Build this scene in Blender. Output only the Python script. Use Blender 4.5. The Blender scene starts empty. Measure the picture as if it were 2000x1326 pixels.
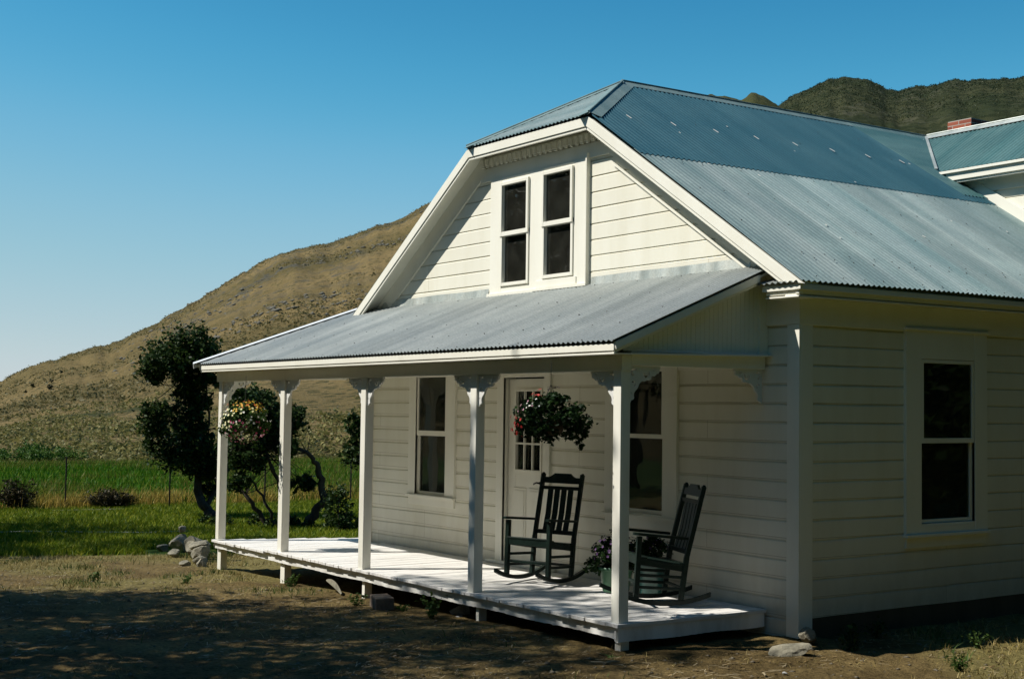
import bpy, bmesh, math, random
import numpy as np
from mathutils import Matrix, Vector
from math import radians, sin, cos, tan, pi, sqrt

scene = bpy.context.scene
col = scene.collection

# ------------------------------------------------------------------ camera
CAM = Vector((8.3506, -8.7349, 1.7002))
cam_d = bpy.data.cameras.new("camera")
cam_d.sensor_width = 36.0
cam_d.lens = 2689.2 / 2000.0 * 36.0
cam_d.clip_start = 0.1
cam_d.clip_end = 6000
cam_o = bpy.data.objects.new("camera", cam_d)
col.objects.link(cam_o)
cam_o.matrix_world = Matrix.Translation(CAM) @ Matrix.Rotation(0.9689, 4, 'Z') @ Matrix.Rotation(1.6221, 4, 'X') @ Matrix.Rotation(0.0143, 4, 'Z')
scene.camera = cam_o

# ------------------------------------------------------------------ light
SUN_EL = radians(49.7)
SUN_AZ = radians(210)          # compass bearing of the sun, clockwise from +Y
SUN_DIR = Vector((sin(SUN_AZ) * cos(SUN_EL), cos(SUN_AZ) * cos(SUN_EL), sin(SUN_EL)))
world = bpy.data.worlds.new("World")
scene.world = world
world.use_nodes = True
wn = world.node_tree
wn.nodes.clear()
w_out = wn.nodes.new("ShaderNodeOutputWorld")
w_bg = wn.nodes.new("ShaderNodeBackground")
w_sky = wn.nodes.new("ShaderNodeTexSky")
w_sky.sky_type = 'NISHITA'
w_sky.sun_disc = False
w_sky.sun_elevation = SUN_EL
w_sky.sun_rotation = SUN_AZ
w_sky.altitude = 1500
w_sky.air_density = 1.0
w_sky.dust_density = 0.35
w_sky.ozone_density = 1.6
w_bg.inputs['Strength'].default_value = 0.098
# film response of the sky: each channel gets its own gamma
w_sep = wn.nodes.new("ShaderNodeSeparateColor")
w_com = wn.nodes.new("ShaderNodeCombineColor")
wn.links.new(w_sky.outputs[0], w_sep.inputs[0])
w_ch = []
SKY_CURVES = (((0, 0), (.15, .025), (.195, .050), (.231, .082), (.296, .175), (.40, .29), (.665, .47), (1.0, .62), (2.0, 1.0)),
              ((0, 0), (.25, .20), (.323, .295), (.376, .370), (.468, .465), (.60, .54), (.83, .615), (1.2, .74), (2.0, 1.0)),
              ((0, 0), (.42, .40), (.539, .525), (.624, .62), (.708, .668), (.78, .67), (.84, .665), (1.2, .75), (2.0, 1.0)))
for k_, pts_ in enumerate(SKY_CURVES):
    a_ = wn.nodes.new("ShaderNodeMath"); a_.operation = 'MULTIPLY'; a_.inputs[1].default_value = 0.1257 / 2
    fc_ = wn.nodes.new("ShaderNodeFloatCurve")
    cv_ = fc_.mapping.curves[0]
    cv_.points[0].location = (0, 0); cv_.points[1].location = (1, 1)
    for x_, y_ in pts_[1:-1]:
        cv_.points.new(x_ / 2, y_)
    fc_.mapping.update()
    b_ = wn.nodes.new("ShaderNodeMath"); b_.operation = 'MULTIPLY'; b_.inputs[1].default_value = 1 / 0.1257
    wn.links.new(w_sep.outputs[k_], a_.inputs[0]); wn.links.new(a_.outputs[0], fc_.inputs['Value']); wn.links.new(fc_.outputs[0], b_.inputs[0])
    w_ch.append(b_)
w_min = wn.nodes.new("ShaderNodeMath"); w_min.operation = 'MINIMUM'
wn.links.new(w_ch[0].outputs[0], w_min.inputs[0]); wn.links.new(w_ch[1].outputs[0], w_min.inputs[1])
wn.links.new(w_min.outputs[0], w_com.inputs[0])
wn.links.new(w_ch[1].outputs[0], w_com.inputs[1])
wn.links.new(w_ch[2].outputs[0], w_com.inputs[2])
wn.links.new(w_com.outputs[0], w_bg.inputs['Color'])
wn.links.new(w_bg.outputs[0], w_out.inputs['Surface'])

sun_d = bpy.data.lights.new("sun", 'SUN')
sun_d.energy = 4.7
sun_d.angle = radians(0.53)
sun_d.color = (1.0, 0.955, 0.88)
sun_o = bpy.data.objects.new("sun", sun_d)
col.objects.link(sun_o)
sun_o.rotation_euler = SUN_DIR.to_track_quat('Z', 'Y').to_euler()
sun_o.location = (0, -20, 30)

scene.view_settings.view_transform = 'Standard'
scene.view_settings.look = 'None'
scene.view_settings.exposure = 0.36
scene.view_settings.gamma = 1.0
scene.cycles.max_bounces = 7
scene.cycles.transparent_max_bounces = 12
scene.cycles.caustics_reflective = False
scene.cycles.caustics_refractive = False
scene.cycles.use_denoising = True

rng = np.random.default_rng(7)
random.seed(7)

# ------------------------------------------------------------------ materials
def mat(name, base, rough=0.7, metal=0.0, spec=0.4):
    m = bpy.data.materials.new(name)
    m.use_nodes = True
    n = m.node_tree
    b = n.nodes["Principled BSDF"]
    b.inputs['Base Color'].default_value = (*base, 1)
    b.inputs['Roughness'].default_value = rough
    b.inputs['Metallic'].default_value = metal
    b.inputs['Specular IOR Level'].default_value = spec
    return m

def N(m, t, **kw):
    n = m.node_tree.nodes.new(t)
    for k, v in kw.items():
        setattr(n, k, v)
    return n

def L(m, a, b):
    m.node_tree.links.new(a, b)

def ramp(m, stops, interp='LINEAR'):
    r = N(m, "ShaderNodeValToRGB")
    r.color_ramp.interpolation = interp
    e = r.color_ramp.elements
    while len(e) > 1:
        e.remove(e[-1])
    e[0].position = stops[0][0]
    c = stops[0][1]
    e[0].color = (*c, 1) if len(c) == 3 else c
    for p, c in stops[1:]:
        x = e.new(p)
        x.color = (*c, 1) if len(c) == 3 else c
    return r

def noise(m, scale, detail=4, rough=0.55, vec=None, dist=0.0):
    t = N(m, "ShaderNodeTexNoise")
    t.inputs['Scale'].default_value = scale
    t.inputs['Detail'].default_value = detail
    t.inputs['Roughness'].default_value = rough
    t.inputs['Distortion'].default_value = dist
    if vec is not None:
        L(m, vec, t.inputs['Vector'])
    return t

def coords(m, scale=(1, 1, 1), rot=(0, 0, 0)):
    g = N(m, "ShaderNodeNewGeometry")
    mp = N(m, "ShaderNodeMapping")
    mp.inputs['Scale'].default_value = scale
    mp.inputs['Rotation'].default_value = rot
    L(m, g.outputs['Position'], mp.inputs['Vector'])
    return mp.outputs[0]

def mix(m, fac, a, b, mode='MIX'):
    x = N(m, "ShaderNodeMix", data_type='RGBA', blend_type=mode)
    if isinstance(fac, (int, float)):
        x.inputs[0].default_value = fac
    else:
        L(m, fac, x.inputs[0])
    for s, v in ((6, a), (7, b)):
        if isinstance(v, tuple):
            x.inputs[s].default_value = (*v, 1)
        else:
            L(m, v, x.inputs[s])
    return x.outputs[2]

def bump(m, height, strength=0.3, dist=0.01):
    b = N(m, "ShaderNodeBump")
    b.inputs['Strength'].default_value = strength
    b.inputs['Distance'].default_value = dist
    L(m, height, b.inputs['Height'])
    L(m, b.outputs[0], m.node_tree.nodes["Principled BSDF"].inputs['Normal'])
    return b

def paint(name, base, dirt, amt=0.5, rough=0.55, boards=None):
    """weathered exterior paint: faint vertical streaks, blotches and small chips"""
    m = mat(name, base, rough)
    B = m.node_tree.nodes["Principled BSDF"]
    v = coords(m, (1.6, 1.6, 0.35))
    n1 = noise(m, 2.2, 6, 0.62, v)
    r1 = ramp(m, [(0.42, (0, 0, 0)), (0.78, (1, 1, 1))])
    L(m, n1.outputs[0], r1.inputs[0])
    mlt = N(m, "ShaderNodeMath", operation='MULTIPLY')
    L(m, r1.outputs[0], mlt.inputs[0])
    mlt.inputs[1].default_value = amt
    c = mix(m, mlt.outputs[0], base, dirt)
    n2 = noise(m, 28, 5, 0.7, coords(m, (1, 1, 1.6)))
    r2 = ramp(m, [(0.69, (0, 0, 0)), (0.73, (1, 1, 1))])
    L(m, n2.outputs[0], r2.inputs[0])
    m2 = N(m, "ShaderNodeMath", operation='MULTIPLY')
    L(m, r2.outputs[0], m2.inputs[0])
    m2.inputs[1].default_value = amt * 0.8
    c2 = mix(m, m2.outputs[0], c, tuple(x * 0.45 for x in dirt))
    if boards:
        g_ = N(m, "ShaderNodeNewGeometry")
        sx = N(m, "ShaderNodeSeparateXYZ")
        L(m, g_.outputs['Position'], sx.inputs[0])
        ad_ = N(m, "ShaderNodeMath", operation='ADD')
        L(m, sx.outputs[0], ad_.inputs[0]); L(m, sx.outputs[1], ad_.inputs[1])
        cb = N(m, "ShaderNodeCombineXYZ")
        L(m, ad_.outputs[0], cb.inputs[0])
        zz = N(m, "ShaderNodeMath", operation='SUBTRACT')
        L(m, sx.outputs[2], zz.inputs[0]); zz.inputs[1].default_value = boards[0]
        L(m, zz.outputs[0], cb.inputs[1])
        bk = N(m, "ShaderNodeTexBrick")
        bk.offset = 0.37; bk.offset_frequency = 3
        bk.inputs['Scale'].default_value = 1.0
        bk.inputs['Brick Width'].default_value = 3.1
        bk.inputs['Row Height'].default_value = boards[1]
        bk.inputs['Mortar Size'].default_value = 0.0022
        bk.inputs['Color1'].default_value = (1, 1, 1, 1)
        bk.inputs['Color2'].default_value = (0.965, 0.96, 0.95, 1)
        bk.inputs['Mortar'].default_value = (0.5, 0.46, 0.38, 1)
        L(m, cb.outputs[0], bk.inputs['Vector'])
        c2 = mix(m, 1.0, c2, bk.outputs['Color'], 'MULTIPLY')
        # rusty nail heads and splashed dirt low on the wall
        nv = noise(m, 5, 5, .7, coords(m, (1, 1, .5)))
        sp_ = N(m, "ShaderNodeMapRange")
        L(m, sx.outputs[2], sp_.inputs[0])
        sp_.inputs[1].default_value = 0.55; sp_.inputs[2].default_value = -0.25
        mu = N(m, "ShaderNodeMath", operation='MULTIPLY')
        L(m, sp_.outputs[0], mu.inputs[0]); L(m, nv.outputs[0], mu.inputs[1])
        c2 = mix(m, mu.outputs[0], c2, (0.30, 0.25, 0.17))
    L(m, c2, B.inputs['Base Color'])
    n3 = noise(m, 60, 4, 0.6, coords(m))
    bump(m, n3.outputs[0], 0.25, 0.003)
    return m

M = {}
M['siding'] = paint('painted_siding', (0.80, 0.78, 0.665), (0.64, 0.60, 0.45), 0.45, boards=(1.968, 0.1667))
M['trim'] = paint('painted_trim', (0.82, 0.80, 0.695), (0.66, 0.62, 0.49), 0.35)
M['post'] = paint('painted_post', (0.82, 0.80, 0.70), (0.52, 0.49, 0.40), 0.6)
M['rim'] = paint('peeling_rim_paint', (0.78, 0.77, 0.72), (0.30, 0.27, 0.22), 0.75)
M['bracket'] = paint('bracket_paint', (0.72, 0.72, 0.68), (0.5, 0.5, 0.45), 0.4)

def deck_mat():
    m = mat('deck_paint', (0.78, 0.76, 0.72), 0.6)
    B = m.node_tree.nodes["Principled BSDF"]
    v = coords(m, (9, 0.8, 1))
    n1 = noise(m, 2.0, 6, 0.65, v)
    r1 = ramp(m, [(0.35, (0.80, 0.78, 0.74)), (0.58, (0.72, 0.70, 0.65)), (0.72, (0.50, 0.47, 0.42))])
    L(m, n1.outputs[0], r1.inputs[0])
    n2 = noise(m, 7, 7, 0.75, coords(m, (3, 1, 1)))
    r2 = ramp(m, [(0.57, (0, 0, 0)), (0.63, (1, 1, 1))])
    L(m, n2.outputs[0], r2.inputs[0])
    m2 = N(m, "ShaderNodeMath", operation='MULTIPLY')
    L(m, r2.outputs[0], m2.inputs[0])
    m2.inputs[1].default_value = 0.5
    g = N(m, "ShaderNodeNewGeometry")
    rr = ramp(m, [(0, (0.86, 0.86, 0.86)), (1, (1, 1, 1))])
    L(m, g.outputs['Random Per Island'], rr.inputs[0])
    c = mix(m, m2.outputs[0], r1.outputs[0], (0.33, 0.29, 0.24))
    c = mix(m, 1.0, c, rr.outputs[0], 'MULTIPLY')
    L(m, c, B.inputs['Base Color'])
    bump(m, n2.outputs[0], 0.3, 0.004)
    return m
M['deck'] = deck_mat()

def metal_mat(name, base, alt, rough, metallic, along, streak=0.5, blue=None):
    """galvanised corrugated sheet; 'along' = axis index running ACROSS the sheets (x=0, y=1)"""
    m = mat(name, base, rough, metallic)
    B = m.node_tree.nodes["Principled BSDF"]
    sc = [0.25, 0.25, 0.25]
    sc[along] = 3.2
    n1 = noise(m, 1.0, 5, 0.6, coords(m, tuple(sc)))
    r1 = ramp(m, [(0.34, base), (0.66, alt)])
    L(m, n1.outputs[0], r1.inputs[0])
    # each 0.66 m sheet has weathered a little differently
    g = N(m, "ShaderNodeNewGeometry")
    sp = N(m, "ShaderNodeSeparateXYZ")
    L(m, g.outputs['Position'], sp.inputs[0])
    q = N(m, "ShaderNodeMath", operation='MULTIPLY_ADD')
    L(m, sp.outputs[along], q.inputs[0])
    q.inputs[1].default_value = 1 / 0.66
    q.inputs[2].default_value = 40.3
    fl = N(m, "ShaderNodeMath", operation='FLOOR')
    L(m, q.outputs[0], fl.inputs[0])
    wn_ = N(m, "ShaderNodeTexWhiteNoise", noise_dimensions='1D')
    L(m, fl.outputs[0], wn_.inputs['W'])
    rs = ramp(m, [(0, (1 - streak * 0.35,) * 3), (1, (1, 1, 1))])
    L(m, wn_.outputs['Value'], rs.inputs[0])
    c = mix(m, 1.0, r1.outputs[0], rs.outputs[0], 'MULTIPLY')
    # fine specks and spangle
    n2 = noise(m, 45, 3, 0.6, coords(m))
    r2 = ramp(m, [(0.3, (0.82, 0.82, 0.82)), (0.72, (1.08, 1.08, 1.08))])
    L(m, n2.outputs[0], r2.inputs[0])
    c = mix(m, 1.0, c, r2.outputs[0], 'MULTIPLY')
    n4 = noise(m, 1.3, 4, 0.6, coords(m))
    r4 = ramp(m, [(0.55, (0, 0, 0)), (0.75, (1, 1, 1))])
    L(m, n4.outputs[0], r4.inputs[0])
    mm = N(m, "ShaderNodeMath", operation='MULTIPLY')
    L(m, r4.outputs[0], mm.inputs[0])
    mm.inputs[1].default_value = 0.12
    c = mix(m, mm.outputs[0], c, tuple(min(1, x * 1.5) for x in alt))
    n5 = noise(m, 16, 2, 0.5, coords(m, (1, 1, 1)))
    r5 = ramp(m, [(0.80, (0, 0, 0)), (0.81, (1, 1, 1))])
    L(m, n5.outputs[0], r5.inputs[0])
    c = mix(m, r5.outputs[0], c, (0.62, 0.64, 0.62))
    nr_ = noise(m, 1.0, 7, 0.75, coords(m, tuple(14.0 if q_ == along else 0.9 for q_ in range(3))))
    rr_ = ramp(m, [(0.60, (0, 0, 0)), (0.72, (1, 1, 1))])
    L(m, nr_.outputs[0], rr_.inputs[0])
    m9 = N(m, "ShaderNodeMath", operation='MULTIPLY')
    L(m, rr_.outputs[0], m9.inputs[0]); m9.inputs[1].default_value = 0.28
    c = mix(m, m9.outputs[0], c, tuple(x_ * .62 + y_ for x_, y_ in zip(base, (.03, .015, 0))))
    L(m, c, B.inputs['Base Color'])
    rr = ramp(m, [(0.3, (rough - 0.08,) * 3), (0.7, (min(1, rough + 0.12),) * 3)])
    L(m, n4.outputs[0], rr.inputs[0])
    L(m, rr.outputs[0], B.inputs['Roughness'])
    return m
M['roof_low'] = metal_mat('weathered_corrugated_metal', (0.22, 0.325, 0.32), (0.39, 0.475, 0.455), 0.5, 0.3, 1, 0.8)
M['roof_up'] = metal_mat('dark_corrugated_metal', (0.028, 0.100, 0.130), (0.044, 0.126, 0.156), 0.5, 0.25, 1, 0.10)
M['roof_porch'] = metal_mat('porch_corrugated_metal', (0.26, 0.29, 0.28), (0.37, 0.395, 0.375), 0.5, 0.3, 0, 0.4)
M['roof_wing'] = metal_mat('wing_corrugated_metal', (0.07, 0.175, 0.175), (0.15, 0.27, 0.26), 0.48, 0.3, 0, 0.9)
M['cap'] = metal_mat('ridge_cap_metal', (0.13, 0.21, 0.21), (0.21, 0.29, 0.28), 0.6, 0.1, 1, 0.2)
M['flash'] = metal_mat('galvanised_flashing', (0.38, 0.42, 0.39), (0.62, 0.64, 0.58), 0.42, 0.35, 0, 0.2)
M['capwhite'] = mat('pale_barge_metal', (0.72, 0.73, 0.72), 0.45, 0.2)
M['screw'] = mat('roofing_screw', (0.09, 0.08, 0.07), 0.6, 0.3)
M['sealant'] = mat('sealant_smear', (0.75, 0.72, 0.66), 0.6)
M['hardware'] = mat('dark_hardware', (0.03, 0.028, 0.025), 0.35, 0.8)
M['rope'] = mat('dark_cord', (0.05, 0.045, 0.04), 0.8)
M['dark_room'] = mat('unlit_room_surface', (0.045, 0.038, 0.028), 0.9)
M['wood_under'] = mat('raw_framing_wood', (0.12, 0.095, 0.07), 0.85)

def glass_mat():
    m = bpy.data.materials.new('window_glass')
    m.use_nodes = True
    n = m.node_tree
    n.nodes.clear()
    o = n.nodes.new("ShaderNodeOutputMaterial")
    t = n.nodes.new("ShaderNodeBsdfTransparent")
    t.inputs[0].default_value = (0.62, 0.66, 0.60, 1)
    g = n.nodes.new("ShaderNodeBsdfGlossy")
    g.inputs['Roughness'].default_value = 0.012
    g.inputs['Color'].default_value = (0.9, 0.93, 0.9, 1)
    f = n.nodes.new("ShaderNodeFresnel")
    f.inputs['IOR'].default_value = 1.5
    x = n.nodes.new("ShaderNodeMixShader")
    tc = n.nodes.new("ShaderNodeNewGeometry")
    nz = n.nodes.new("ShaderNodeTexNoise")
    nz.inputs['Scale'].default_value = 2.3
    nz.inputs['Detail'].default_value = 1
    bp = n.nodes.new("ShaderNodeBump")
    bp.inputs['Strength'].default_value = 0.12
    bp.inputs['Distance'].default_value = 0.02
    n.links.new(tc.outputs['Position'], nz.inputs['Vector'])
    n.links.new(nz.outputs[0], bp.inputs['Height'])
    n.links.new(bp.outputs[0], g.inputs['Normal'])
    n.links.new(f.outputs[0], x.inputs[0])
    n.links.new(t.outputs[0], x.inputs[1])
    n.links.new(g.outputs[0], x.inputs[2])
    df = n.nodes.new("ShaderNodeBsdfDiffuse")          # thin film of dust on old panes
    df.inputs[0].default_value = (0.45, 0.45, 0.36, 1)
    dn = n.nodes.new("ShaderNodeTexNoise")
    dn.inputs['Scale'].default_value = 6
    dn.inputs['Detail'].default_value = 4
    n.links.new(tc.outputs['Position'], dn.inputs['Vector'])
    dm = n.nodes.new("ShaderNodeMath"); dm.operation = 'MULTIPLY'; dm.inputs[1].default_value = 0.065
    n.links.new(dn.outputs[0], dm.inputs[0])
    x2 = n.nodes.new("ShaderNodeMixShader")
    n.links.new(dm.outputs[0], x2.inputs[0])
    n.links.new(x.outputs[0], x2.inputs[1])
    n.links.new(df.outputs[0], x2.inputs[2])
    n.links.new(x2.outputs[0], o.inputs['Surface'])
    return m
M['glass'] = glass_mat()
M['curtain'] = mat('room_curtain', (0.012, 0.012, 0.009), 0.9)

def chair_mat():
    m = mat('dark_green_paint', (0.018, 0.042, 0.034), 0.42, 0, 0.25)
    n1 = noise(m, 22, 5, 0.65, coords(m))
    r = ramp(m, [(0.35, (0.004, 0.010, 0.007)), (0.68, (0.009, 0.022, 0.016))])
    L(m, n1.outputs[0], r.inputs[0])
    L(m, r.outputs[0], m.node_tree.nodes["Principled BSDF"].inputs['Base Color'])
    bump(m, n1.outputs[0], 0.2, 0.002)
    return m
M['chair'] = chair_mat()

def leaf_mat(name, stops, transl=0.25, rough=0.5):
    m = mat(name, stops[0][1], rough, 0, 0.12)
    B = m.node_tree.nodes["Principled BSDF"]
    g = N(m, "ShaderNodeNewGeometry")
    r = ramp(m, stops)
    L(m, g.outputs['Random Per Island'], r.inputs[0])
    L(m, r.outputs[0], B.inputs['Base Color'])
    if transl > 0:
        t = N(m, "ShaderNodeBsdfTranslucent")
        L(m, r.outputs[0], t.inputs['Color'])
        x = N(m, "ShaderNodeMixShader")
        x.inputs[0].default_value = transl
        L(m, B.outputs[0], x.inputs[1])
        L(m, t.outputs[0], x.inputs[2])
        L(m, x.outputs[0], m.node_tree.nodes["Material Output"].inputs['Surface'])
    return m
M['leaf_dark'] = leaf_mat('dark_lilac_leaves', [(0, (0.011, 0.026, 0.007)), (0.6, (0.026, 0.050, 0.012)), (1, (0.06, 0.095, 0.02))])
M['leaf_tall'] = leaf_mat('tall_tree_leaves', [(0, (0.010, 0.022, 0.006)), (1, (0.026, 0.05, 0.012))])
M['leaf_basket'] = leaf_mat('basket_leaves', [(0, (0.008, 0.022, 0.008)), (0.7, (0.018, 0.042, 0.012)), (1, (0.04, 0.085, 0.02))])
M['leaf_basket_light'] = leaf_mat('light_basket_leaves', [(0, (0.02, 0.05, 0.012)), (0.7, (0.05, 0.10, 0.02)), (1, (0.10, 0.16, 0.035))])
M['leaf_weed'] = leaf_mat('weed_leaves', [(0, (0.03, 0.06, 0.012)), (1, (0.08, 0.13, 0.03))])
M['leaf_juniper'] = leaf_mat('juniper_needles', [(0, (0.012, 0.02, 0.01)), (1, (0.03, 0.04, 0.02))])
M['leaf_field_shrub'] = leaf_mat('bright_shrub_leaves', [(0, (0.03, 0.075, 0.010)), (1, (0.08, 0.14, 0.02))])
M['stem_dry'] = leaf_mat('dry_weed_stems', [(0, (0.03, 0.026, 0.012)), (1, (0.075, 0.06, 0.028))], 0.1)
M['bark'] = mat('dark_bark', (0.035, 0.028, 0.02), 0.9)
_n = noise(M['bark'], 14, 5, 0.7, coords(M['bark'], (1, 1, 0.3)))
_r = ramp(M['bark'], [(0.3, (0.018, 0.014, 0.010)), (0.7, (0.06, 0.048, 0.034))])
L(M['bark'], _n.outputs[0], _r.inputs[0])
L(M['bark'], _r.outputs[0], M['bark'].node_tree.nodes["Principled BSDF"].inputs['Base Color'])
bump(M['bark'], _n.outputs[0], 0.8, 0.03)
for nm, c in dict(fl_cream=(0.75, 0.72, 0.38), fl_white=(0.8, 0.78, 0.66), fl_yellow=(0.65, 0.40, 0.03), fl_orange=(0.6, 0.16, 0.03),
                  fl_magenta=(0.30, 0.02, 0.07), fl_pink=(0.62, 0.30, 0.36), fl_red=(0.42, 0.02, 0.012), fl_purple=(0.07, 0.025, 0.10)).items():
    M[nm] = mat(nm + '_petals', c, 0.6)
M['pot_green'] = mat('green_plastic_pot', (0.05, 0.13, 0.07), 0.45)
M['pot_teal'] = mat('teal_glazed_pot', (0.015, 0.06, 0.052), 0.35)
M['pot_brown'] = mat('brown_coir_basket', (0.06, 0.04, 0.022), 0.9)

def rock_mat(name, a, b):
    m = mat(name, a, 0.9)
    n1 = noise(m, 7, 7, 0.7, coords(m))
    r = ramp(m, [(0.3, a), (0.55, b), (0.75, tuple(min(1, x * 1.35) for x in b))])
    L(m, n1.outputs[0], r.inputs[0])
    L(m, r.outputs[0], m.node_tree.nodes["Principled BSDF"].inputs['Base Color'])
    bump(m, n1.outputs[0], 0.9, 0.03)
    return m
M['rock'] = rock_mat('grey_field_stone', (0.07, 0.065, 0.046), (0.24, 0.22, 0.16))
M['rock_pale'] = rock_mat('pale_pier_stone', (0.16, 0.16, 0.15), (0.36, 0.36, 0.34))
M['block'] = rock_mat('brown_masonry_block', (0.07, 0.05, 0.038), (0.15, 0.115, 0.085))
M['pebble'] = rock_mat('pebbles', (0.06, 0.05, 0.034), (0.15, 0.125, 0.085))
M['crag'] = rock_mat('hillside_rock', (0.05, 0.046, 0.034), (0.115, 0.105, 0.078))
M['straw'] = leaf_mat('straw_litter', [(0, (0.12, 0.09, 0.05)), (1, (0.38, 0.31, 0.19))], 0)
M['dead_leaf'] = leaf_mat('dead_leaves', [(0, (0.05, 0.035, 0.015)), (.7, (0.13, 0.085, 0.035)), (1, (0.24, 0.17, 0.08))], 0)
M['grass_dry'] = leaf_mat('dry_grass_blades', [(0, (0.13, 0.10, 0.03)), (0.6, (0.26, 0.20, 0.065)), (1, (0.42, 0.34, 0.15))], 0.2)
M['grass_lawn'] = leaf_mat('lawn_blades', [(0, (0.055, 0.10, 0.006)), (0.6, (0.14, 0.20, 0.010)), (1, (0.32, 0.31, 0.024))], 0.25)
M['grass_field'] = leaf_mat('field_blades', [(0, (0.026, 0.10, 0.003)), (0.7, (0.06, 0.165, 0.005)), (1, (0.20, 0.24, 0.02))], 0.25)
M['grass_olive'] = leaf_mat('olive_seed_grass', [(0, (0.07, 0.09, 0.012)), (0.6, (0.15, 0.15, 0.024)), (1, (0.26, 0.20, 0.05))], 0.3)
M['grass_yellow'] = leaf_mat('tall_yellow_grass', [(0, (0.16, 0.12, 0.025)), (0.5, (0.36, 0.25, 0.045)), (1, (0.50, 0.38, 0.10))], 0.3)
M['fence_steel'] = mat('rusted_fence_steel', (0.03, 0.026, 0.02), 0.8, 0.2)
M['pipe'] = mat('white_irrigation_pipe', (0.34, 0.34, 0.31), 0.5)
M['curb'] = mat('pale_timber_edging', (0.26, 0.24, 0.18), 0.8)

def brick_mat():
    m = mat('chimney_brick', (0.3, 0.08, 0.05), 0.9)
    g = N(m, "ShaderNodeNewGeometry")
    s = N(m, "ShaderNodeSeparateXYZ")
    L(m, g.outputs['Position'], s.inputs[0])
    a = N(m, "ShaderNodeMath", operation='ADD')
    L(m, s.outputs[0], a.inputs[0])
    L(m, s.outputs[1], a.inputs[1])
    c = N(m, "ShaderNodeCombineXYZ")
    L(m, a.outputs[0], c.inputs[0])
    L(m, s.outputs[2], c.inputs[1])
    b = N(m, "ShaderNodeTexBrick")
    b.inputs['Scale'].default_value = 1.0
    b.inputs['Brick Width'].default_value = 0.21
    b.inputs['Row Height'].default_value = 0.075
    b.inputs['Mortar Size'].default_value = 0.006
    b.inputs['Color1'].default_value = (0.36, 0.10, 0.05, 1)
    b.inputs['Color2'].default_value = (0.20, 0.05, 0.035, 1)
    b.inputs['Mortar'].default_value = (0.36, 0.33, 0.28, 1)
    L(m, c.outputs[0], b.inputs['Vector'])
    L(m, b.outputs['Color'], m.node_tree.nodes["Principled BSDF"].inputs['Base Color'])
    return m
M['brick'] = brick_mat()

# ------------------------------------------------------------------ object helpers
WLOC = {}
TX, TY = 0.0021, 0.0045       # the old house has racked very slightly out of level

def link(o, parent=None):
    col.objects.link(o)
    if parent is not None:
        o.parent = parent
        o.location = -WLOC.get(parent.name, Vector((0, 0, 0)))
    return o

def tag(o, label=None, cat=None, group=None, kind=None):
    if label: o['label'] = label
    if cat: o['category'] = cat
    if group: o['group'] = group
    if kind: o['kind'] = kind
    return o

def empty(name, loc, rz=0.0, label=None, cat=None, group=None, world_parts=False):
    o = bpy.data.objects.new(name, None)
    o.empty_display_size = 0.2
    col.objects.link(o)
    o.location = loc
    o.rotation_euler = (0, 0, rz)
    if world_parts:
        WLOC[o.name] = Vector(loc)
    return tag(o, label, cat, group)

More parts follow.
